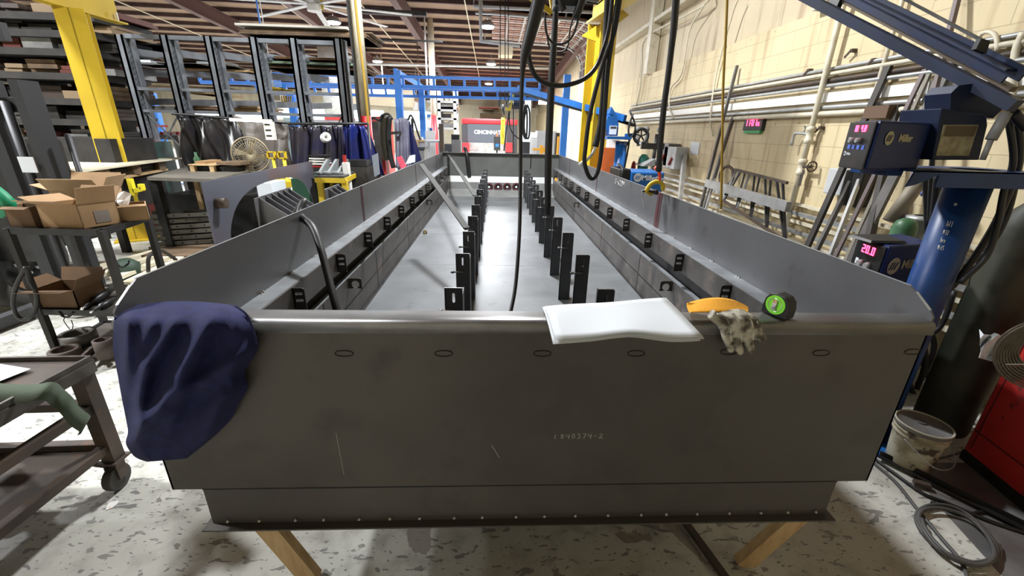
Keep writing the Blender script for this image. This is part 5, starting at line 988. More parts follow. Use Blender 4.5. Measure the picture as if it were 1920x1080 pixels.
# ribbed brackets beyond the trough wall
def ribbed(p0, p1, z0, h, nrib, label, dy=.35):
    A, B = V(p0), V(p1); d = B-A; dn_ = V((d.x, d.y, 0)).normalized(); nn = V((-dn_.y, dn_.x, 0)); nn = nn if nn.x > 0 else -nn
    o = thing('ribbed_bracket', label, 'bracket', A.lerp(B, .5), 'ribbed brackets left of the trough'); m = MB(); m.pbox((A.x, A.y, z0), d, -nn*.012, (0, 0, h)); m.pbox((A.x, A.y, z0), d, nn*dy, (0, 0, .012)); build('bracket_plate', m, mat('bracket_plate_steel', (.17, .17, .18), .4, .5), o)
    for k in range(nrib):
        q = V((A.x, A.y, z0))+d*((k+.5)/nrib); m = MB(); m.prism([q, q+nn*dy, q+nn*dy+V((0, 0, .03)), q+V((0, 0, h))], dn_*.01); build('rib', m, MATS['bracket_plate_steel'], o)
ribbed(AZ(478, 372, 1.08), AZ(545, 351, 1.08), .8, .28, 6, 'large ribbed steel bracket just outside the left trough wall')
ribbed(AZ(610, 355, 1.05), AZ(636, 345, 1.05), .8, .25, 3, 'smaller ribbed bracket farther along the left trough wall')
m = MB(); A, B = AZ(478, 372, 1.08), AZ(650, 330, 1.05); m.bar((A.x+.2, A.y+.1, .4), (A.x+.3, A.y+1.3, .4), .3, .78); one('work_bench', m, blk, 'dark work bench under the large ribbed bracket', 'bench')
# stack of formed channels
cA = AZ(285, 455, .25)
for k in range(6):
    z = .12+.075*k; A = AZ(288-6*(k == 5), 452, .2); A = V((A.x+.02*(k % 2), A.y, z)); B = A+V((.72-.03*k*(k < 5), .28, 0)); dn_ = (B-A).normalized(); nn = V((-dn_.y, dn_.x, 0))
    m = MB(); m.pbox(A, B-A, nn*.28, (0, 0, .008)); m.pbox(A, B-A, nn*.008, (0, 0, .058)); m.pbox(A+nn*.27, B-A, nn*.008, (0, 0, .058))
    o = thing('formed_channel', ('lowest', 'second', 'third', 'fourth', 'fifth', 'topmost')[k]+' formed steel channel in the stack beside the shelf cart', 'steel channel', A.lerp(B, .5), 'stack of formed channels'); build('channel_body', m, mat('olive_grey_steel', (.14, .135, .115), .5, .35, (.1, .095, .08), 6), o)
    for t in (.4, .62, .85): q = A.lerp(B, t)+V((0, 0, .032)); m = MB(); m.cyl(q, q-nn*.002, .012, n=10); build('bolt_hole', m, blk, o)
m = MB(); m.box((cA.x-.1, cA.y-.1, 0), (cA.x+1.0, cA.y+.6, .11)); one('timber_bearer', m, woodd, 'low timber bearer under the stack of formed channels', 'timber')
# pale floor boards
for k in range(5):
    A = AZ(186+k*14, 512-k*1+k*4, .08); B = AZ(300+k*17, 467+k*3, .08); A = AZ(170+k*22, 505+k*9, .08); B = AZ(310+k*20, 466+k*1, .08)
    m = MB(); m.bar(A, B, .09, .04); one('pale_board', m, woodl, ('leftmost', 'second from left', 'middle', 'fourth from left', 'rightmost')[k]+' pale timber strip of the row on the floor behind the shelf cart', 'board', 'timber strips on the floor')
A, B = AZ(170, 505, .0), AZ(310, 466, .0)
for t in (.1, .9): q = A.lerp(B, t); m = MB(); m.bar((q.x-.1, q.y, .03), (q.x+1.0, q.y+.05, .03), .09, .055); one('timber_runner', m, woodd, ('near' if t < .5 else 'far')+' timber runner under the pale floor strips', 'timber', 'runners under the floor strips')
m = MB(); m.tube(cat([AZ(278, 510, .1), AY(280, 480, AZ(278, 510, .1).y), AY(300, 470, AZ(300, 500, .1).y), AY(320, 480, AZ(325, 490, .1).y), AZ(330, 487, .1)], 5), .02, 8); one('bent_hoop', m, rackd, 'dark bent hoop standing on the pale floor strips', 'hoop')
p = AZ(243, 520, .0); m = MB(); m.lathe((p.x, p.y, 0), [(0, 0), (.12, 0), (.13, .16), (.06, .22), (0, .22)], 14); one('green_canister', m, mat('dull_green', (.04, .07, .05), .6), 'small dull green canister beside the pale floor strips', 'canister')
m = MB(); A, B = AZ(-30, 630, .0), AZ(110, 575, .0); m.bar(A+V((0, 0, .06)), B+V((0, 0, .06)), .1, .1); one('steel_beam', m, mat('beam_grey', (.09, .09, .095), .5, .4), 'dark steel beam lying on the floor under the shelf cart', 'steel beam')
m = MB(); A, B = AZ(245, 385, .3), AZ(310, 360, .5); m.bar(AZ(240, 385, .35), AZ(308, 358, .5), .12, .12); m.bar(AZ(308, 358, .5), AZ(312, 385, .25), .08, .08); one('rusty_arm', m, mat('rust_red_arm', (.2, .07, .035), .6), 'rusty red steel arm on the floor beneath the layout table', 'steel arm')
m = MB(); 
for s_, e_ in (((243, 335), (252, 366)), ((252, 358), (268, 354)), ((264, 345), (267, 356))): m.bar(AY(*s_, 5.4), AY(*e_, 5.4), .05, .05)
one('yellow_stand', m, ylw, 'small bright yellow angled stand under the pale boards', 'stand')
# ============================================================ LEFT AND FAR BACKGROUND
# yellow runway beam and its column, upper left
zb = 3.05; p0 = AZ(120, 14, zb); p1 = AZ(235, 45, zb); XB = p1.x
o = thing('crane_column', 'yellow H section column carrying the heavy yellow beam, upper left', 'column', (XB-.05, 6.6, 0))
cx = AY(172, 150, 6.6).x
yc = V((cx, 6.6, 0)); m = MB(); ex = V((.85, .5, 0)).normalized(); ey = V((-.5, .85, 0)).normalized(); w_, d_ = .3, .3
b0_ = yc; m.pbox(b0_-ex*w_/2-ey*d_/2, ex*w_, ey*.02, (0, 0, zb)); m.pbox(b0_-ex*w_/2+ey*(d_/2-.02), ex*w_, ey*.02, (0, 0, zb)); m.pbox(b0_-ex*.008-ey*d_/2, ex*.016, ey*d_, (0, 0, zb)); build('column_shaft', m, yel, o)
m = MB(); m.pbox(b0_-ex*.25-ey*.25, ex*.5, ey*.5, (0, 0, .02)); build('base_plate', m, yel, o)
o2 = thing('runway_beam', 'heavy yellow crane beam running overhead at the upper left corner', 'beam', (XB, 4, zb))
m = MB(); ye = p1.y; m.box((XB-.16, 3.2, zb), (XB+.0, ye+.06, zb+.02)); m.box((XB-.09, 3.2, zb), (XB-.075, ye, zb+.5)); m.box((XB-.16, 3.2, zb+.5), (XB, ye, zb+.52)); build('beam_body', m, yel, o2)
m = MB(); m.box((XB-.07, 4.6, zb+.28), (XB-.06, 5.6, zb+.3)); m.box((XB-.07, 4.6, zb+.2), (XB-.06, 5.55, zb+.22)); build('cable_rail', m, mat('ochre_rail', (.45, .3, .03), .5), o2)
m = MB(); q = AZ(180, 25, zb+.1); m.box((XB-.02, q.y, zb+.02), (XB-.0, q.y+.02, zb+.12)); build('hook', m, wht, o2)
# grey cantilever rack: six uprights
YR = 7.6; xs_ = [(213, 64), (297, 65), (380, 67), (465, 69), (540, 71), (624, 72)]
ups = [AY(x, y, YR) for x, y in xs_]
o = thing('cantilever_rack', 'tall grey galvanised cantilever rack with six perforated uprights, left of centre', 'rack', (ups[2].x, YR, 0))
for u_ in ups:
    m = MB(); m.box((u_.x, YR-.0, 0), (u_.x+.03, YR+.12, u_.z)); m.box((u_.x+.09, YR, 0), (u_.x+.12, YR+.12, u_.z)); m.box((u_.x, YR, 0), (u_.x+.12, YR+.01, u_.z)); m.box((u_.x+.03, YR+.1, 0), (u_.x+.15, YR+.2, u_.z)); up_ = build('upright', m, rackg, o)
    m = MB()
    for k in range(26): z = u_.z-.1-k*.075; m.box((u_.x+.1195, YR+.04, z), (u_.x+.1215, YR+.06, z+.025)); m.box((u_.x+.1195, YR+.085, z+.03), (u_.x+.1215, YR+.1, z+.05))
    q = build('perforation', m, blk, up_); q['kind'] = 'stuff'
    for zy in (95, 133, 190): 
        z = AY(u_.x*0+480, zy, YR).z; m = MB(); m.bar((u_.x+.08, YR+.1, z-.05), (u_.x+.08, YR+1.25, z+.02), .07, .1); build('arm', m, rackg, o)
for zy in (75, 172, 213):
    z = AY(480, zy, YR).z
    for a, b in zip(ups[:-1], ups[1:]): m = MB(); m.bar((a.x+.12, YR+.05, z), (b.x, YR+.05, z), .06, .06 if zy == 75 else .045); build('tie_beam', m, rackg, o)
zl = AY(480, 213, YR).z
for a, b in ((0, 1), (3, 4), (4, 5)): m = MB(); m.bar((ups[a].x+.12, YR+.06, zl), (ups[b].x, YR+.06, zl-.7), .02, .02); m.bar((ups[a].x+.12, YR+.08, zl-.7), (ups[b].x, YR+.08, zl), .02, .02); build('cross_brace', m, rackg, o)
GROUND = {'control_cabinet', 'fire_extinguisher', 'red_tray', 'black_equipment', 'grey_cabinet', 'white_cabinet', 'grey_locker', 'charcoal_cabinet', 'pale_blue_panel', 'amber_post', 'monitor', 'control_desk', 'dark_cabinet', 'red_cabinet', 'green_drum', 'green_machine', 'dark_bench', 'table_cabinet', 'tray_stand', 'low_bench', 'dark_trestle', 'red_machine_hood', 'white_machine_top', 'wrapped_bundle', 'red_card', 'white_container', 'white_board', 'white_carton'}
TABLES = {'work_table', 'wooden_table', 'storage_shelf', 'narrow_bench', 'yellow_rail'}
HUNG = {'hanging_box', 'wall_heater'}
def load(px0, py0, px1, py1, Y, dep, mt, nm, label, ct_='stock', grp='stock on the grey rack', lay=0):
    a, b = AY(px0, py0, Y), AY(px1, py1, Y); m = MB(); z0, z1 = min(a.z, b.z), max(a.z, b.z); x0, x1 = min(a.x, b.x), max(a.x, b.x)
    if nm in GROUND: z0 = 0
    if nm in TABLES:
        for qx in (x0+.04, x1-.04):
            for qy in (Y+.04, Y+dep-.04): m.box((qx-.03, qy-.03, 0), (qx+.03, qy+.03, z0+.01))
    if nm in HUNG: m.cyl(((x0+x1)/2, Y+dep/2, z1-.01), ((x0+x1)/2, Y+dep/2, zroof((x0+x1)/2, Y)+.21), .02, n=6)
    if lay:
        for k in range(lay): z = z0+(z1-z0)*k/lay; e = random.uniform(-.06, .06); m.box((x0+e, Y+random.uniform(0, .1), z), (x1+e, Y+dep, z+(z1-z0)/lay*.75))
        m.box((x0+.05, Y+.1, z0), (x1-.05, Y+dep-.1, z1-.01))
    else: m.box((x0, Y, z0), (x1, Y+dep, z1))
    return one(nm, m, mt, label, ct_, grp)
random.seed(4)
bw_ = mat('brown_lumber', (.22, .12, .05), .7, 0, (.12, .07, .035), 6); gs_ = mat('grey_sheet_metal', (.3, .3, .29), .4, .4, (.2, .2, .2), 5)
load(448, 49, 690, 70, 8.0, 1.0, woodd, 'timber_stack', 'long dark timber stack on top of the grey rack under a pale film', 'timber stack', lay=4)
load(440, 47, 650, 50, 7.95, 1.05, mat('pale_film', (.5, .48, .42), .4), 'film_cover', 'wavy pale film lying on the topmost timber stack', 'film')
load(510, 104, 668, 114, 8.0, 1.0, bw_, 'timber_stack', 'brown timber bundle under the top arms, right bays of the grey rack', 'timber stack', lay=2)
load(485, 120, 680, 131, 8.1, 1.0, bw_, 'timber_stack', 'brown timber bundle with green strip on the middle arms, right bays', 'timber stack', lay=3)
load(480, 117, 665, 119, 8.05, 1.0, mat('pale_green_board', (.25, .34, .24), .6), 'green_board', 'thin pale green board on the right timber bundle of the grey rack', 'board')
load(205, 112, 420, 120, 8.3, 1.0, gs_, 'sheet_stack', 'bright grey sheet stack on the upper arms, left bays of the grey rack', 'sheet stack', lay=2)
load(242, 111, 283, 117, 8.2, .3, pap, 'white_label_board', 'white board end on the left grey sheet stack', 'board'); load(368, 115, 400, 120, 8.2, .3, pap, 'white_label_board', 'white board end beside the third grey upright', 'board'); load(410, 115, 428, 120, 8.2, .3, pap, 'white_label_board', 'small white board end right of the third grey upright', 'board')
load(292, 105, 366, 114, 8.4, .9, woodd, 'pallet', 'small wooden pallet lying on the grey sheet stack', 'pallet', lay=2)
load(190, 78, 300, 83, 8.6, 1.0, rackd, 'sheet_stack', 'dark sheet stack high behind the first grey upright', 'sheet stack', lay=2)
load(330, 125, 470, 135, 8.5, 1.0, wood, 'timber_stack', 'light timber stack behind the third grey upright', 'timber stack', lay=2)
load(250, 158, 420, 167, 8.6, 1.0, bw_, 'timber_stack', 'brown timber stack on the middle level, left bays of the grey rack', 'timber stack', lay=2)
load(262, 196, 325, 209, 7.8, 1.0, gs_, 'sheet_stack', 'grey sheet stack on the low tie, first bay of the grey rack', 'sheet stack', lay=3)
load(335, 196, 405, 209, 7.8, 1.0, bw_, 'sheet_stack', 'rusty sheet stack on the low tie, second bay of the grey rack', 'sheet stack', lay=3)
load(430, 196, 482, 210, 8.0, 1.0, wood, 'pallet', 'orange brown pallet on the low tie between the third and fourth uprights', 'pallet', lay=2)
load(340, 170, 390, 176, 8.3, 1.0, wood, 'board_bundle', 'short pale board bundle behind the second grey upright', 'board', lay=1)
# dark heavy rack behind the yellow column
YD = 8.4
o = thing('heavy_rack', 'dark heavy storage rack crowded with stock behind the yellow column, far left', 'rack', (-8, YD, 0))
for px, py in ((20, 95), (62, 95), (128, 98), (178, 100)):
    q = AY(px, py, YD); m = MB(); m.box((q.x-.12, YD, 0), (q.x+.12, YD+.3, AY(100, 30, YD).z)); build('upright', m, rackd, o)
tiers = [(38, 'topmost'), (68, 'second'), (100, 'third'), (142, 'fourth'), (186, 'fifth'), (222, 'sixth'), (255, 'lowest')]
dk = [rackd, mat('dark_red_stock', (.13, .03, .02), .6), mat('brown_black_stock', (.07, .05, .04), .6), gs_, mat('tan_stock', (.28, .2, .12), .7), rackd, woodd]
for ti, (py, tn) in enumerate(tiers):
    x0, x1 = AY(-40, py, YD).x, AY(232, py, YD).x; z = AY(80, py, YD).z; m = MB(); m.box((x0, YD-.6, z-.1), (x1, YD+.6, z)); sh = build('shelf_arms', m, rackd, o)
    for bi, (a, b) in enumerate(((-38, 18), (24, 62), (66, 126), (130, 176), (182, 228))):
        hh = random.choice((7, 9, 12, 14)); mt = dk[(ti*3+bi*2) % 7]
        a_, b_ = AY(a+3, py-1, YD-.3), AY(b-3, py-1, YD-.3); zz = z+hh*.0155; m = MB(); nl = random.choice((1, 2, 3))
        for k in range(nl): e = random.uniform(-.05, .05); m.box((a_.x+e, YD-.5+random.uniform(0, .2), z+(zz-z)*k/nl), (b_.x+e, YD+.5, z+(zz-z)*(k+.9)/nl))
        m.box((a_.x+.06, YD-.25, z), (b_.x-.06, YD+.45, zz-.004))
        one('stored_stock', m, mt, '%s stock in bay %s of the dark rack, %s shelf from the top' % (('dark', 'dull red', 'brown black', 'grey sheet', 'tan', 'blackish', 'weathered wood')[(ti*3+bi*2) % 7], ('one', 'two', 'three', 'four', 'five')[bi], tn) if tn != 'topmost' else '%s stock in bay %s of the dark rack, on its topmost shelf' % (('dark', 'dull red', 'brown black', 'grey sheet', 'tan', 'blackish', 'weathered wood')[(ti*3+bi*2) % 7], ('one', 'two', 'three', 'four', 'five')[bi]), 'stock', 'stock on the dark rack')
m = MB(); a, b = AY(50, 257, 6.4), AY(213, 290, 6.4); m.box((a.x, 6.4, .5), (b.x, 7.2, a.z)); one('steel_bin', m, rackd, 'large black steel bin in front of the dark rack beside the yellow column', 'bin')
m = MB(); a, b = AY(73, 262, 7.6), AY(100, 285, 7.6); m.box((a.x, 7.6, b.z), (b.x, 8.0, a.z)); one('blue_tote', m, mat('royal_blue_plastic', (.015, .03, .35), .5), 'royal blue plastic tote at the left behind the forklift mast', 'tote')
# black & blue welding curtains
def curtain(pts_top, pts_bot, Y, mt, name, label, amp=.04, fr=14, sk=.25, grp=None, n=60):
    top = cat([AY(x, y, Y) for x, y in pts_top], 10); bot = cat([AY(x, y, Y) for x, y in pts_bot], 10); P = []
    def at(L, t): k = t*(len(L)-1); i = min(int(k), len(L)-2); return L[i].lerp(L[i+1], k-i)
    for i in range(13):
        t = i/12; row = []
        for j in range(n+1):
            u = j/n; p = at(top, u).lerp(at(bot, u), t); row.append(p+V((0, amp*(math.sin(u*fr+t*sk*6)+.5*math.sin(u*fr*2.3+1+t*3)), -.03*abs(math.sin(u*fr*.5))*(1-t))))
        P.append(row)
    m = MB(); m.grid(P); return one(name, m, mt, label, 'curtain', grp or 'welding curtains', solid=.003)
curtain([(326, 215), (370, 217), (440, 216)], [(352, 325), (420, 325), (500, 325)], 7.3, blkv, 'welding_curtain', 'wide black welding curtain with slanting folds below the grey rack', .06, 16, 1.2)
curtain([(436, 216), (490, 224), (541, 232)], [(480, 325), (520, 325), (548, 325)], 7.2, blkg, 'welding_curtain', 'brownish grey welding curtain behind the round fan', .05, 9, 1.0)
curtain([(539, 233), (600, 235), (645, 234)], [(548, 330), (600, 330), (655, 330)], 7.1, mat('dark_indigo_curtain', (.022, .022, .055), .25, 0, (.045, .04, .045), 3), 'welding_curtain', 'dark indigo welding curtain behind the gusset table', .05, 24, .2)
curtain([(641, 233), (668, 231), (686, 236)], [(650, 330), (680, 330), (722, 330)], 7.0, bluv, 'welding_curtain', 'bright royal blue welding curtain left of the red pole base', .06, 14, .2)
curtain([(738, 222), (752, 219), (766, 223)], [(742, 315), (760, 318), (772, 315)], 9.0, gryv, 'welding_curtain', 'greyish lilac vinyl curtain hanging right of the chain bundle', .05, 9, .5)
curtain([(762, 222), (766, 224), (769, 226)], [(745, 320), (775, 318), (790, 300)], 9.3, mat('dark_blue_vinyl', (.015, .02, .09), .3), 'welding_curtain', 'dark blue vinyl strip behind the lilac curtain', .03, 5, .5)
m = MB(); a, b = AY(322, 213, 7.3), AY(545, 231, 7.2); m.cyl(a, b, .02, n=8); m.cyl(AY(540, 232, 7.1), AY(690, 232, 7.0), .02, n=8); m.cyl(AY(690, 232, 7.0), AY(690, 232, 7.0)+V((0, 0, -1.9)), .02, n=8); one('curtain_rail', m, blk, 'thin dark rail carrying the welding curtains', 'rail')
o = thing('tube_light', 'lit white tube light hanging in front of the brownish curtain', 'light', AY(470, 224, 7.0)); m = MB(); m.bar(AY(432, 223, 7.0), AY(508, 226, 6.9), .06, .03); build('light_housing', m, wht, o); m = MB(); m.bar(AY(433, 225.5, 7.0), AY(507, 228.5, 6.9), .04, .02); build('tube', m, tubem, o)
# fan
c = AY(470, 290, 6.8); o = thing('drum_fan', 'large round wire guard fan standing before the brownish curtain', 'fan', (c.x, 6.8, 0)); ax = V((.35, -1, 0)).normalized()
m = MB(); m.ring(c, ax, .25, .012, 32, 6); xx = ax.orthogonal().normalized(); yy = ax.cross(xx)
for k in range(36): a = R(k*10); m.tube([c+ax*.05, c+(xx*math.cos(a)+yy*math.sin(a))*.25], .003, 4)
for r_ in (.1, .17, .22): m.ring(c+ax*.02, ax, r_, .003, 28, 4)
build('wire_guard', m, mat('tarnished_wire', (.35, .3, .2), .5, .5), o)
m = MB()
for k in range(4): a = R(k*90+20); d = (xx*math.cos(a)+yy*math.sin(a)); e = (xx*math.cos(a+.5)+yy*math.sin(a+.5)); m.prism([c-ax*.02, c+d*.22-ax*.03, c+e*.22-ax*.0], ax*-.004)
m.cyl(c, c-ax*.12, .07); build('blades', m, mat('dusty_fan_blade', (.3, .25, .16), .6), o)
m = MB(); m.cyl((c.x, 6.85, 0), (c.x, 6.85, c.z-.24), .025); m.cyl((c.x, 6.85, 0), (c.x, 6.85, .04), .25); build('fan_stand', m, blk, o)
# electrical box, yellow bollard heads
p = AY(503, 244, 6.9); o = thing('breaker_box', 'cream electrical breaker box hanging beside the curtain opening', 'electrical box', p); m = MB(); m.box((p.x-.06, 6.9, p.z-.14), (p.x+.06, 7.0, p.z+.12)); build('box_body', m, wht, o)
for dz in (-.08, 0, .08): m = MB(); m.box((p.x-.04, 6.895, p.z+dz-.01), (p.x+.04, 6.9, p.z+dz+.01)); build('switch', m, blk, o)
for px, lb in ((507, 'left'), (527, 'right')):
    p = AY(px, 291, 6.5); o = thing('bollard_lamp_stand', lb+' one of two yellow boxes on short yellow posts behind the holed plate', 'stand', (p.x, 6.5, 0), 'yellow box stands')
    m = MB()
    for s_ in ((-.055, -.05, .016, .1), (.04, -.05, .016, .1), (-.055, -.05, .11, .016), (-.055, .035, .11, .016)): m.box((p.x+s_[0], 6.5, p.z+s_[1]), (p.x+s_[0]+s_[2], 6.56, p.z+s_[1]+s_[3]))
    build('box_head', m, yel, o); m = MB(); m.cyl((p.x+.02, 6.53, 0), (p.x+.02, 6.53, p.z-.05), .025); build('stand_post', m, yel, o)
# spool
c = AY(609, 259, 6.9); m = MB(); ax = V((.75, -1, .3)).normalized(); m.lathe(c, [(.025, 0), (.07, 0), (.07, .012), (.04, .014), (.04, .07), (.07, .072), (.07, .085), (.025, .085), (.025, 0)], 24, ax); one('cable_spool', m, wht, 'small white cable spool hanging on the indigo curtain', 'spool')
# gusset table
z = AY(625, 330, 5.9).z; c4 = [AY(590, 332, 5.9), AY(645, 334, 5.9), AZ(668, 320, z), AZ(612, 318, z)]
o = thing('welding_table', 'yellow edged steel welding table carrying three triangular gussets', 'table', (c4[0].x+.3, 6.1, 0)); m = MB(); m.prism([(p.x, p.y, z) for p in c4], (0, 0, -.03)); build('table_top', m, steel, o)
m = MB(); m.bar((c4[0].x, c4[0].y, z-.06), (c4[1].x, c4[1].y, z-.06), .03, .06); m.bar((c4[1].x, c4[1].y, z-.06), (c4[2].x, c4[2].y, z-.06), .03, .06); build('yellow_edge', m, yel, o)
for p in c4: m = MB(); q = V((p.x, p.y, 0)).lerp(V((c4[0].x+.3, 6.2, 0)), .15); m.bar(q, (q.x, q.y, z-.06), .07, .07); build('leg', m, yel, o)
for k, px in enumerate((594, 611, 629)):
    A = [AY(px, 326, 6.0+.05*k), AY(px+17, 298-0*k, 6.3+.05*k), AY(px+20, 298, 6.3+.05*k), AY(px+20, 326-2*k, 6.3+.05*k)]; A[3].z = A[0].z
    m = MB(); m.prism(A, (.03, .01, 0)); m.bar(A[0]+V((0, 0, .01)), A[3]+V((.02, 0, .01)), .1, .02); one('triangular_gusset', m, mat('gusset_steel', (.28, .3, .3), .45, .4), ('left', 'middle', 'right')[k]+' triangular steel gusset standing on the yellow edged table', 'gusset', 'gussets on the welding table')
for k in range(4): load(579, 296+k*5, 608, 299+k*5, 6.5, .3, wht if k < 3 else red, 'parts_tray', ('top', 'second', 'third', 'lowest red')[k]+' tray in the small stack left of the gussets', 'tray', 'trays left of the gussets')
load(576, 291, 612, 294, 6.5, .35, blk, 'tray_cover', 'dark flat cover on the small tray stack', 'plate', 'trays left of the gussets')
load(579, 314, 608, 330, 6.5, .3, blk, 'tray_stand', 'dark stand under the small tray stack', 'stand', 'trays left of the gussets')
load(650, 300, 688, 312, 6.6, .3, blk, 'bench_vise', 'dark long vise body on the bench right of the gussets', 'vise', 'x'); load(640, 312, 690, 325, 6.6, .5, rackd, 'low_bench', 'dark low bench right of the gusset table', 'bench', 'x')
load(641, 305, 652, 312, 6.2, .1, wht, 'white_container', 'small white container behind the right gusset', 'container', 'x'); load(642, 291, 648, 303, 6.25, .05, red, 'red_card', 'red card standing above the right gusset', 'card', 'x')
m = MB(); m.prism([AY(697, 292, 6.6), AY(708, 287, 6.6), AY(712, 326, 6.6), (AY(702, 332, 6.6))], (0, .02, 0)); one('small_plate', m, mat('pale_bluish_plate', (.25, .28, .33), .4, .3), 'small pale bluish plate leaning left of the trough wall', 'steel plate')
# cream pole with red base
X_ = AY(676, 130, 7.3).x; zz_ = AY(685, 218, 7.3).z
o = thing('building_column', 'tall round cream building column with red painted base, left of centre', 'column', (X_, 7.3, 0))
m = MB(); m.cyl((X_, 7.3, zz_), (X_, 7.3, zroof(X_, 7.3)+.21), .093, n=24); build('column_shaft', m, crm, o); m = MB(); m.cyl((X_, 7.3, 0), (X_, 7.3, zz_), .095, n=24); build('red_base', m, mat('signal_red', (.6, .02, .03), .45), o)
hang([(650, -20, 7.2), (655, 40, 7.2), (664, 120, 7.2), (671, 200, 7.2), (676, 235, 7.2)], .02, 'dark cable running down the left side of the cream column')
hang([(664, -20, 7.1), (672, 60, 7.1), (682, 140, 7.1), (688, 200, 7.1), (692, 250, 7.1), (697, 300, 7.1)], .02, 'ochre yellow air hose hanging beside the cream column', mat('ochre_hose', (.32, .2, .02), .5))
# second column, red lower half
X2 = AY(809, 100, 17).x; o = thing('building_column', 'distant cream building column with bright red lower half beside the blue post', 'column', (X2, 17, 0)); zt2 = AY(812, 217, 17).z
m = MB(); m.cyl((X2, 17, zt2), (X2, 17, zroof(X2, 17)+.21), .11, n=16); build('column_shaft', m, crm, o); m = MB(); m.cyl((X2, 17, 0), (X2, 17, zt2), .13, n=16); build('red_base', m, MATS['signal_red'], o)
m = MB(); q = AY(801, 160, 16.5); m.cyl(q, (q.x, q.y, zroof(q.x, q.y)+.21), .03, n=8); one('drop_pipe', m, wht, 'thin white vertical pipe left of the distant cream column', 'pipe')
m = MB(); m.cyl(AY(560, 117, 20), AY(1040, 128, 20), .05, n=8); one('sprinkler_pipe', m, galv, 'long thin pale pipe crossing under the roof above the blue crane track', 'pipe')
m = MB(); m.cyl(AY(650, 72, 15), AY(830, 78, 15), .03, n=8); one('roof_conduit', m, rackd, 'thin dark conduit under the roof behind the cream column', 'conduit'); m = MB(); m.bar(AY(655, 20, 13), AY(800, 27, 13), .2, .1); one('roof_conduit', m, rackd, 'wide dark duct box under the roof above the thin conduit', 'conduit')
# blue crane tracks
def track(pa, pb, qa, qb, Y, n, label, nm='crane_track'):
    o = thing(nm, label, 'crane track', AY((pa[0]+pb[0])/2, (pa[1]+pb[1])/2, Y), 'blue crane tracks'); A, B, C_, D_ = AY(*pa, Y), AY(*pb, Y), AY(*qa, Y), AY(*qb, Y)
    m = MB(); m.bar(A, B, .07, .07); build('top_rail', m, blu, o); m = MB(); m.bar(C_, D_, .07, .08); build('bottom_rail', m, blu, o)
    for k in range(n+1): t = k/n; m = MB(); m.bar(A.lerp(B, t), C_.lerp(D_, t), .06, .06, (0, 1, 0)); build('rung', m, blu, o)
track((372, 135), (1012, 150), (376, 154), (1012, 168), 12.0, 22, 'nearer blue ladder crane track crossing the hall under the roof')
track((480, 160), (1010, 172), (485, 174), (1010, 186), 14.5, 20, 'farther and lower blue ladder crane track behind the first')
for pts, Y, lb in (([(745, 132), (763, 262)], 12, 'blue crane post with angled brace right of the cream column'), ([(790, 168), (797, 280)], 14.5, 'blue crane post just left of the distant red based column'), ([(1064, 140), (1056, 280)], 12, 'blue crane post beside the bright door opening'), ([(546, 178), (553, 230)], 12.3, 'blue crane post seen between the right grey uprights'), ([(283, 174), (294, 225)], 13, 'blue crane post seen through the first grey rack bay'), ([(418, 172), (424, 215)], 12.2, 'blue crane post right of the third grey upright')):
    a = AY(*pts[0], Y); o = thing('crane_post', lb, 'post', (a.x, Y, 0), 'blue crane posts'); m = MB(); m.box((a.x-.085, Y-.08, 0), (a.x+.085, Y+.08, a.z)); build('post_shaft', m, blu, o); m = MB(); m.box((a.x-.2, Y-.2, 0), (a.x+.2, Y+.2, .02)); build('base_plate', m, blu, o)
    if pts[0][0] == 745: m = MB(); m.bar(AY(740, 132, 12), AY(792, 163, 13.9), .08, .1); build('angled_brace', m, blu, o)
m = MB(); q = AY(505, 151, 11.2); m.cyl(q, (q.x, q.y, zroof(q.x, q.y)+.21), .02, n=6); m.bar(AY(480, 143, 11.8), AY(532, 160, 10.5), .08, .1); one('crane_bridge', m, blu, 'short blue bridge beam angled behind the right grey uprights', 'beam')
m = MB(); 
for a, b in (((485, 159), (548, 172)), ((488, 168), (548, 174)), ((485, 159), (488, 169)), ((510, 163), (511, 172)), ((530, 167), (531, 174)), ((548, 168), (548, 174))): m.bar(AY(*a, 10), AY(*b, 10), .05, .05)
one('lifting_beam', m, yel, 'small yellow lifting frame hanging by the fourth grey upright', 'frame')
p = AY(512, 184, 10); m = MB(); m.box((p.x-.15, 10, p.z-.04), (p.x+.15, 10.2, p.z+.06)); m.cyl((p.x, 10.1, p.z+.05), (p.x, 10.1, zroof(p.x, 10)+.21), .01, n=6); one('chain_hoist', m, wht, 'white chain hoist under the yellow lifting frame', 'hoist')
m = MB()
for k in range(3): m.tube(cat([AY(528+k*4, 180, 10), AY(530+k*4, 192, 10), AY(535+k*4, 194, 10), AY(538+k*4, 180, 10)], 5), .015, 6)
one('coiled_air_hose', m, yel, 'coiled yellow air hose beside the white chain hoist', 'hose')
# big ceiling fan
c = AY(588, 8, 12.0); o = thing('ceiling_fan', 'large many bladed ceiling fan under the roof at the top', 'ceiling fan', c); m = MB(); m.cyl(c+V((0, 0, -.15)), c+V((0, 0, .5)), .16, n=16); m.cyl(c+V((0, 0, .5)), (c.x, c.y, zroof(c.x, c.y)+.21), .05); build('motor_hub', m, wht, o)
m = MB(); m.cyl(c+V((.2, 0, -.1)), c+V((.2, 0, .5)), .03); build('yellow_cord', m, yel, o)
for k in range(8): a = R(k*45+12); d = V((math.cos(a), math.sin(a), -.02)); m = MB(); m.bar(c+d*.15, c+d*2.3, .14, .02); build('blade', m, galv, o)
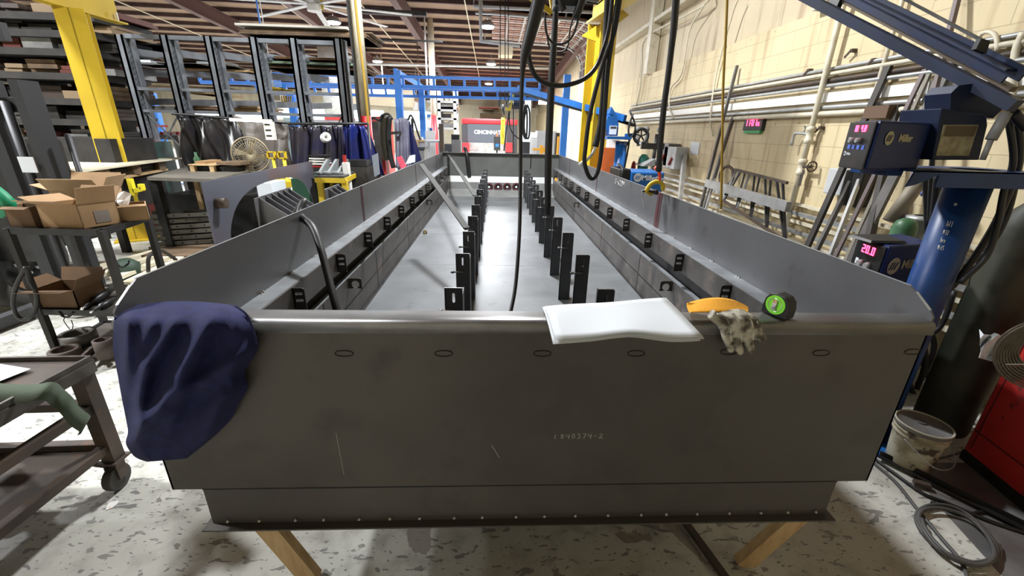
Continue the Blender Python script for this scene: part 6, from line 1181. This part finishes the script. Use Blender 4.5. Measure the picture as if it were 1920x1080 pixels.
# chain and cable clutter left of the trough wall
hang([(722, 218, 9.2), (720, 240, 9.2), (721, 270, 9.2), (727, 300, 9.2)], .09, 'thick bundle of dark chains and hoses hanging beside the lilac curtain', mat('oily_chain', (.05, .045, .03), .4, .5), 'chain_bundle', 'chain', 'cables by the far curtains')
hang([(731, 218, 9.1), (729, 250, 9.1), (732, 290, 9.1), (738, 315, 9.1)], .05, 'dark hose bundle just right of the chains', rub, 'hose_bundle', 'hose', 'cables by the far curtains')
hang([(693, 228, 9.1), (700, 221, 9.1), (712, 226, 9.1), (716, 217, 9.1), (728, 214, 9.1), (736, 224, 9.1)], .025, 'black cable arching over the chain bundle', rub, 'cable', 'cable', 'cables by the far curtains')
hang([(765, 226, 9.4), (770, 216, 9.4), (776, 226, 9.4), (782, 245, 9.4), (788, 262, 9.4)], .02, 'thin black cable arching right of the lilac curtain', rub, 'cable', 'cable', 'cables by the far curtains')
hang([(763, 222, 9.4), (763, 238, 9.4), (768, 248, 9.4), (772, 238, 9.4), (772, 222, 9.4)], .018, 'black cable loop beside the lilac curtain', rub, 'cable', 'cable', 'cables by the far curtains')
hang([(774, 225, 9.4), (775, 260, 9.4), (776, 290, 9.4)], .015, 'straight black cable right of the lilac curtain', rub, 'cable', 'cable', 'cables by the far curtains')
m = MB(); a = AY(702, 228, 8.4); m.box((a.x-.06, 8.4, 0), (a.x+.06, 8.5, a.z)); m.bar(AY(732, 250, 8.9), AY(752, 248, 8.9), .05, .05); one('cable_stand', m, rackd, 'dark upright stand holding cables between the red pole and the chains', 'stand')
load(707, 228, 720, 265, 9.8, .3, dgry, 'control_cabinet', 'charcoal control cabinet behind the chain bundle', 'cabinet', 'x')
load(696, 263, 700, 276, 8.2, .1, wht, 'fire_extinguisher', 'small red and white extinguisher beside the red column base', 'extinguisher', 'x')
load(706, 264, 720, 272, 9.3, .2, red, 'red_tray', 'dull red tray in front of the charcoal cabinet', 'tray', 'x')
m = MB(); m.prism([AY(743, 295, 8.5), AY(752, 292, 8.5), AY(762, 312, 8.5), AY(752, 318, 8.5)], (0, .04, 0)); one('pink_board', m, pink, 'bright pink board leaning behind the left trough wall', 'board')
m = MB(); m.prism([AY(760, 308, 7.2), AY(768, 292, 7.2), AY(778, 290, 7.2), AY(778, 304, 7.2)], (0, .04, 0)); one('white_carton', m, pap, 'opened white carton right of the pink board', 'box')
o = thing('trash_bin', 'grey ribbed plastic trash bin behind the left trough wall', 'bin', AY(786, 300, 10)); m = MB(); a, b = AY(777, 277, 10), AY(797, 300, 10); m.hexa([(a.x+.04, 10, 0), (b.x-.04, 10, 0), (b.x-.04, 10.4, 0), (a.x+.04, 10.4, 0), (a.x, 9.95, a.z), (b.x, 9.95, a.z), (b.x, 10.45, a.z), (a.x, 10.45, a.z)]); build('bin_body', m, gry, o); m = MB(); m.box((a.x-.02, 9.92, a.z-.03), (b.x+.02, 10.48, a.z+.02)); build('bin_rim', m, dgry, o)
m = MB(); a = AY(826, 232, 12); m.box((a.x-.05, 12, 0), (a.x+.07, 12.1, a.z)); one('dark_post', m, rust, 'dark rust brown post with reddish top near the far end of the trough', 'post')
load(796, 263, 826, 268, 13, .6, lgry, 'work_table', 'grey work table beyond the left end of the trough', 'table', 'x'); load(797, 245, 816, 261, 14, .05, wht, 'white_board', 'small white board standing on a table by the blue post', 'board', 'x'); load(780, 262, 800, 266, 14, .6, wood, 'wooden_table', 'brown wooden table by the second blue post', 'table', 'x'); load(780, 266, 800, 285, 14.1, .5, lgry, 'table_cabinet', 'pale blue cabinet under the brown wooden table', 'cabinet', 'x')
for k, (px, py, mm, lb) in enumerate(((783, 258, wht, 'white bottle'), (788, 257, wht, 'second white bottle'), (806, 240, bblu, 'blue jug'), (801, 240, wht, 'white jug'))): load(px, py, px+4, py+6, 14.05, .15, mm, 'bottle', lb+' standing near the blue post in the distance', 'bottle', 'bottles near the blue post')
# far rack behind
o = thing('pallet_rack', 'tall pale grey pallet rack frames in the distance left of the red press', 'rack', AY(838, 260, 22))
for px in (822, 852): a = AY(px, 172, 22); m = MB(); m.box((a.x-.07, 22, 0), (a.x+.07, 22.1, a.z+.2)); m.box((a.x-.07, 23.2, 0), (a.x+.07, 23.3, a.z+.2)); build('upright', m, lgry, o)
for py in (190, 206, 222, 240): a, b = AY(800, py, 22), AY(856, py, 22); m = MB(); m.box((a.x, 22, a.z-.05), (b.x, 23.2, a.z+.05)); build('shelf', m, gry, o)
for a_, b_ in (((822, 183), (852, 205)), ((852, 183), (822, 205)), ((822, 222), (852, 243)), ((852, 222), (822, 243))): m = MB(); m.bar(AY(*a_, 23.3), AY(*b_, 23.3), .04, .04); build('cross_brace', m, gry, o)
random.seed(9)
for k, (x0, y0, x1, y1, mm, lb) in enumerate(((798, 184, 812, 189, rackd, 'dark box'), (826, 196, 850, 205, gry, 'grey bundle'), (826, 200, 860, 205, bw_, 'brown bundle'), (804, 200, 815, 205, wht, 'white carton'), (828, 213, 846, 221, rackd, 'dark crate'), (846, 214, 852, 221, woodl, 'tan carton'), (800, 214, 810, 221, bblu, 'small blue box'), (828, 231, 850, 239, gry, 'grey crate'), (835, 183, 845, 189, crm, 'cream carton'))):
    load(x0, y0, x1, y1, 22.2, .8, mm, 'stored_box', lb+' stored on the distant pale rack, %s shelf' % ('top', 'second', 'second', 'second', 'third', 'third', 'third', 'lowest', 'top')[k], 'box', 'boxes on the distant rack')
load(774, 186, 784, 206, 24, 1, gry, 'wall_heater', 'small grey framed unit on the far wall above the cables', 'heater', 'x'); load(776, 180, 790, 190, 20, 1.2, woodd, 'hanging_box', 'brown box hanging behind the blue track beside the second post', 'box', 'x')
# large flexible duct
m = MB(); q = AY(720, 179, 22); m.cyl(q, (q.x, q.y, zroof(q.x, q.y)+.21), .03, n=6); m.cyl(AY(660, 175, 22), AY(775, 183, 22), .45, n=16); one('air_duct', m, mat('tan_duct', (.42, .36, .27), .6), 'large tan horizontal air duct below the blue crane tracks', 'duct')
m = MB(); q = AY(628, 215, 20); m.cyl((q.x, 20, q.z), (q.x, 20, zroof(q.x, 20)+.21), .4, n=16); one('air_duct', m, galv, 'vertical galvanised air duct seen right of the last grey uprights', 'duct')
load(608, 219, 640, 226, 15, 1.5, red, 'red_machine_hood', 'long red machine hood seen above the blue curtain', 'machine', 'x'); load(690, 218, 716, 228, 15, 1.5, red, 'red_machine_hood', 'red machine hood seen right of the cream column', 'machine', 'x'); load(560, 224, 680, 232, 14, 1.5, wht, 'white_machine_top', 'long white machine top above the curtains', 'machine', 'x'); load(530, 220, 560, 230, 13.8, .8, mat('pale_teal_film', (.4, .5, .45), .4), 'wrapped_bundle', 'pale greenish wrapped bundle above the indigo curtain', 'bundle', 'x')
# clutter seen under the grey rack, left
load(286, 253, 335, 262, 9.5, .6, gs_, 'storage_shelf', 'grey storage shelf of small parts behind the first grey upright', 'shelf', 'x')
for k, (px, mm) in enumerate(((291, wht), (299, red), (306, wht), (314, red), (322, pap), (329, red))): load(px, 253-4-(k % 2)*2, px+6, 253, 9.5, .2, mm, 'small_box', ('first white', 'first red', 'second white', 'second red', 'third white', 'third red')[k]+' small box from the left on the grey storage shelf', 'box', 'boxes on the grey storage shelf')
load(245, 266, 266, 290, 7.2, .5, red, 'red_cabinet', 'red cabinet between the yellow column and the first grey upright', 'cabinet', 'x'); load(270, 266, 292, 288, 7.3, .4, mat('dark_green_drum', (.02, .06, .05), .5), 'green_drum', 'dark green drum behind the first grey upright', 'drum', 'x')
c = AZ(243, 290, 1.215); m = MB(); m.ring(c, (0, 1, 0), .045, .013, 24, 8); one('white_ring', m, wht, 'white ring standing behind the pale boards beside the yellow column', 'ring')
load(240, 238, 258, 252, 10, .3, lgry, 'grey_cabinet', 'pale grey cabinet behind the yellow column', 'cabinet', 'x'); load(232, 233, 265, 238, 10, .8, red, 'red_beam', 'red beam end right of the yellow column', 'beam', 'x')
load(365, 302, 385, 308, 6.6, .4, card, 'parts_carton', 'tan carton on the bench behind the layout table', 'box', 'x'); load(352, 308, 400, 311, 6.5, .7, wood, 'narrow_bench', 'narrow wooden bench top behind the layout table', 'bench', 'x'); load(405, 304, 450, 310, 6.5, .5, woodd, 'board_stack', 'dark board on the bench behind the layout table', 'board', 'x'); load(352, 312, 450, 330, 6.6, .5, blk, 'dark_trestle', 'dark bench frame behind the layout table', 'bench', 'x')
# seen through the hole and past the plate
load(480, 343, 512, 368, 5.8, .4, pap, 'white_carton', 'white cartons seen through the round hole of the plate', 'box', 'x'); load(545, 335, 585, 400, 5.9, .6, mat('deep_green_machine', (.01, .06, .03), .5), 'green_machine', 'deep green machine base seen through the round hole', 'machine', 'x')
load(505, 340, 560, 352, 6.4, .4, yel, 'yellow_rail', 'yellow table rail seen through the round hole', 'rail', 'x'); load(560, 325, 720, 400, 7.4, .3, blk, 'dark_bench', 'long dark bench below the curtains', 'bench', 'x')
# cincinnati press
Yp2 = 26; a, b = AY(865, 223, Yp2), AY(971, 223, Yp2); z1_, z2_, z3_ = AY(918, 223, Yp2).z, AY(918, 234, Yp2).z, AY(918, 268, Yp2).z
o = thing('press_brake', 'big charcoal press brake with red hood and white lettering at the far end', 'machine', ((a.x+b.x)/2, Yp2, 0))
m = MB(); m.box((a.x, Yp2, z2_), (b.x, Yp2+1.2, z1_)); build('red_hood', m, MATS['signal_red'], o, bev=.1)
m = MB(); m.box((a.x, Yp2+.02, 0), (b.x, Yp2+1.2, z2_)); build('machine_body', m, dgry, o); m = MB(); m.box((a.x+.35, Yp2-.05, z3_), (b.x-.6, Yp2+.02, z2_+.02)); build('front_panel', m, mat('blue_grey_panel', (.09, .11, .14), .4), o)
m = MB(); m.box((a.x+.4, Yp2-.8, z3_-.55), (b.x-.7, Yp2, z3_-.5)); m.box((a.x+.4, Yp2-.1, z3_-.5), (b.x-.7, Yp2-.02, z3_)); build('steel_bed', m, alu, o)
for px in (867, 949): q = AY(px, 268, Yp2-.9); m = MB(); m.box((q.x, Yp2-.9, q.z-.5), (q.x+.36, Yp2-.1, q.z)); build('red_guard', m, MATS['signal_red'], o)
text_mesh('lettering', 'CINCINNATI', AY(889, 250.5, Yp2-.06), (1, 0, 0), (0, 0, 1), .2, pap, o, .004, .012)
o = thing('control_pendant', 'black control pendant with orange top in front of the red press', 'control pendant', AY(932, 284, 23)); m = MB(); a, b = AY(926, 256, 23), AY(938, 282, 23); m.box((a.x, 23, b.z), (b.x, 23.2, a.z)); m.cyl(((a.x+b.x)/2, 23.15, 0), ((a.x+b.x)/2, 23.15, b.z), .04); build('pendant_body', m, blk, o); m = MB(); m.box((a.x+.13, 23.05, a.z), (a.x+.2, 23.12, a.z+.2)); build('orange_top', m, org, o); m = MB(); m.box((a.x+.08, 22.99, a.z-.5), (b.x-.08, 23, a.z-.35)); build('blue_screen', m, bblu, o)
for px in (942, 945): hang([(px, 222, 15.5), (px-1, 245, 16), (px-1, 270, 16)], .045, ('left' if px == 942 else 'right')+' yellow lifting sling hanging before the red press', ylw, 'lifting_sling', 'sling', 'yellow slings before the press')
for k, pts in enumerate(([(956, 190), (952, 225), (948, 255), (945, 283)], [(958, 190), (955, 225), (960, 248), (975, 262)], [(963, 190), (963, 240), (962, 280)])): hang([(x, y, 15) for x, y in pts], .025, ('left', 'middle', 'right')[k]+' black cable hanging from the far hoist before the red press', rub, 'hoist_cable', 'cable', 'cables of the far hoist')
o = thing('electric_hoist', 'far black and yellow electric hoist under the blue track', 'hoist', AY(960, 195, 15)); p = AY(965, 190, 15); m = MB(); m.box((p.x-.1, 15, p.z-.25), (p.x+.35, 15.3, p.z+.35)); build('hoist_body', m, blk, o, bev=.05)
m = MB(); m.bar(AY(962, 180, 14.9), AY(956, 205, 14.9), .06, .06); m.bar(AY(955, 176, 14.9), AY(964, 180, 14.9), .06, .06); m.bar(AY(948, 204, 14.9), AY(957, 206, 14.9), .08, .08); build('yellow_frame', m, yel, o)
m = MB(); m.cyl(AY(943, 196, 15.5), AY(945, 215, 15.5), .08, .03); m.bar(AY(936, 186, 15.5), AY(936, 200, 15.5), .04, .04); m.bar(AY(950, 186, 15.5), AY(950, 200, 15.5), .04, .04); build('hook_block', m, blk, o)
load(897, 200, 935, 203, 35, 2.0, mat('pinkish_beam', (.5, .12, .12), .6), 'shelf_beam', 'pinkish red shelf beam on the far wall above the press', 'beam', 'x'); load(900, 212, 940, 222, 35, 2.0, woodd, 'far_shelf_load', 'brown load on the shelf just above the red press', 'stock', 'x'); load(905, 203, 925, 207, 35.2, 1.8, bw_, 'far_shelf_load', 'thin brown load under the pinkish beam', 'stock', 'x')
# cabinets right of the press
load(1008, 245, 1042, 284, 16, .8, gry, 'grey_cabinet', 'large grey machine cabinet between the black hoses', 'cabinet', 'x'); load(993, 248, 1007, 262, 16.3, .8, wht, 'white_cabinet', 'white cabinet top left of the large grey cabinet', 'cabinet', 'x'); load(994, 257, 1007, 286, 16.1, .7, lgry, 'grey_locker', 'pale grey panel left of the large grey cabinet', 'panel', 'x'); load(978, 266, 993, 285, 15, .7, dgry, 'charcoal_cabinet', 'charcoal cabinet right of the long black hose', 'cabinet', 'x')
load(981, 188, 993, 262, 17, .1, mat('pale_blue_panel', (.5, .58, .62), .4), 'pale_blue_panel', 'tall pale blue panel behind the hanging cable loops', 'panel', 'x')
for k, (x0, w_) in enumerate(((984, 4), (988, 5))): hang([(x0, 196, 14), (x0-w_, 225, 14), (x0-w_+1, 250, 14), (x0+2, 260, 14), (x0+w_, 245, 14), (x0+w_, 210, 14), (x0, 196, 14)], .03, ('left' if k == 0 else 'right')+' black cable loop hanging on the pale blue panel', rub, 'cable_loop', 'cable', 'cable loops on the panel')
m = MB(); q = AY(1015, 285, 12); m.bar((q.x, 12, 0), q, .08, .08); m.bar(AY(999, 280, 12), AY(1026, 280, 12), .06, .06); m.bar(AY(1015, 272, 12), AY(1015, 285, 12), .08, .08); m.bar(AY(1022, 276, 12), AY(1022, 286, 12), .1, .1); one('orange_fixture', m, mat('amber_paint', (.8, .4, .04), .5), 'amber orange fixture seen over the far end of the trough', 'fixture')
load(1046, 256, 1049, 283, 14, .1, MATS['amber_paint'], 'amber_post', 'left amber post beside the blue crane post', 'post', 'x'); load(1052, 252, 1055, 282, 14, .1, MATS['amber_paint'], 'amber_post', 'right amber post beside the blue crane post', 'post', 'x'); load(1043, 249, 1049, 266, 14.3, .3, blk, 'black_equipment', 'black equipment beside the amber posts', 'equipment', 'x')
load(1012, 187, 1027, 195, 17, .5, wht, 'white_box', 'white box high on the right wall behind the boom', 'box', 'x')
load(846, 252, 861, 260, 14, .4, blk, 'monitor', 'black monitor left of the red press', 'monitor', 'x'); load(846, 262, 864, 275, 13.8, .4, gry, 'control_desk', 'grey control desk under the black monitor', 'desk', 'x'); load(832, 270, 846, 283, 13.6, .5, dgry, 'dark_cabinet', 'dark cabinet left of the grey control desk', 'cabinet', 'x')
for px, py0, py1 in ((938, 0, 190), (947, 0, 190), (953, 0, 190)): m = MB(); m.cyl(AY(px, -20, 12.5), AY(px, py1, 12.5), .012, n=6); one('hoist_wire', m, rackd, {938: 'left', 947: 'middle', 953: 'right'}[px]+' thin vertical wire before the overhead door panels', 'wire', 'thin wires before the door')
for ob in list(COL.objects):
    if ob.get('group') == 'x': del ob['group']

# hose tangle between trough and big cylinder, with an added box darkening the gap
m = MB(); m.box((2.05, 2.75, 0), (2.75, 3.25, .78)); one('dark_filler_box', m, blk, 'low black box added to darken the gap behind the bucket and the near jib post', 'machine', bev=.02)
for k, pts in enumerate(([(1700, 560), (1690, 640), (1700, 700), (1720, 760)], [(1745, 560), (1730, 620), (1735, 680), (1715, 740)], [(1770, 560), (1740, 600), (1750, 660), (1700, 760)], [(1790, 545), (1765, 610), (1725, 650), (1745, 720)])):
    hang([(x, y, 2.45+.05*k) for x, y in pts], .017, ('first', 'second', 'third', 'fourth')[k]+' black hose from the left in the tangle behind the bucket', rub, 'tangled_hose', 'hose', 'tangled hoses behind the bucket')

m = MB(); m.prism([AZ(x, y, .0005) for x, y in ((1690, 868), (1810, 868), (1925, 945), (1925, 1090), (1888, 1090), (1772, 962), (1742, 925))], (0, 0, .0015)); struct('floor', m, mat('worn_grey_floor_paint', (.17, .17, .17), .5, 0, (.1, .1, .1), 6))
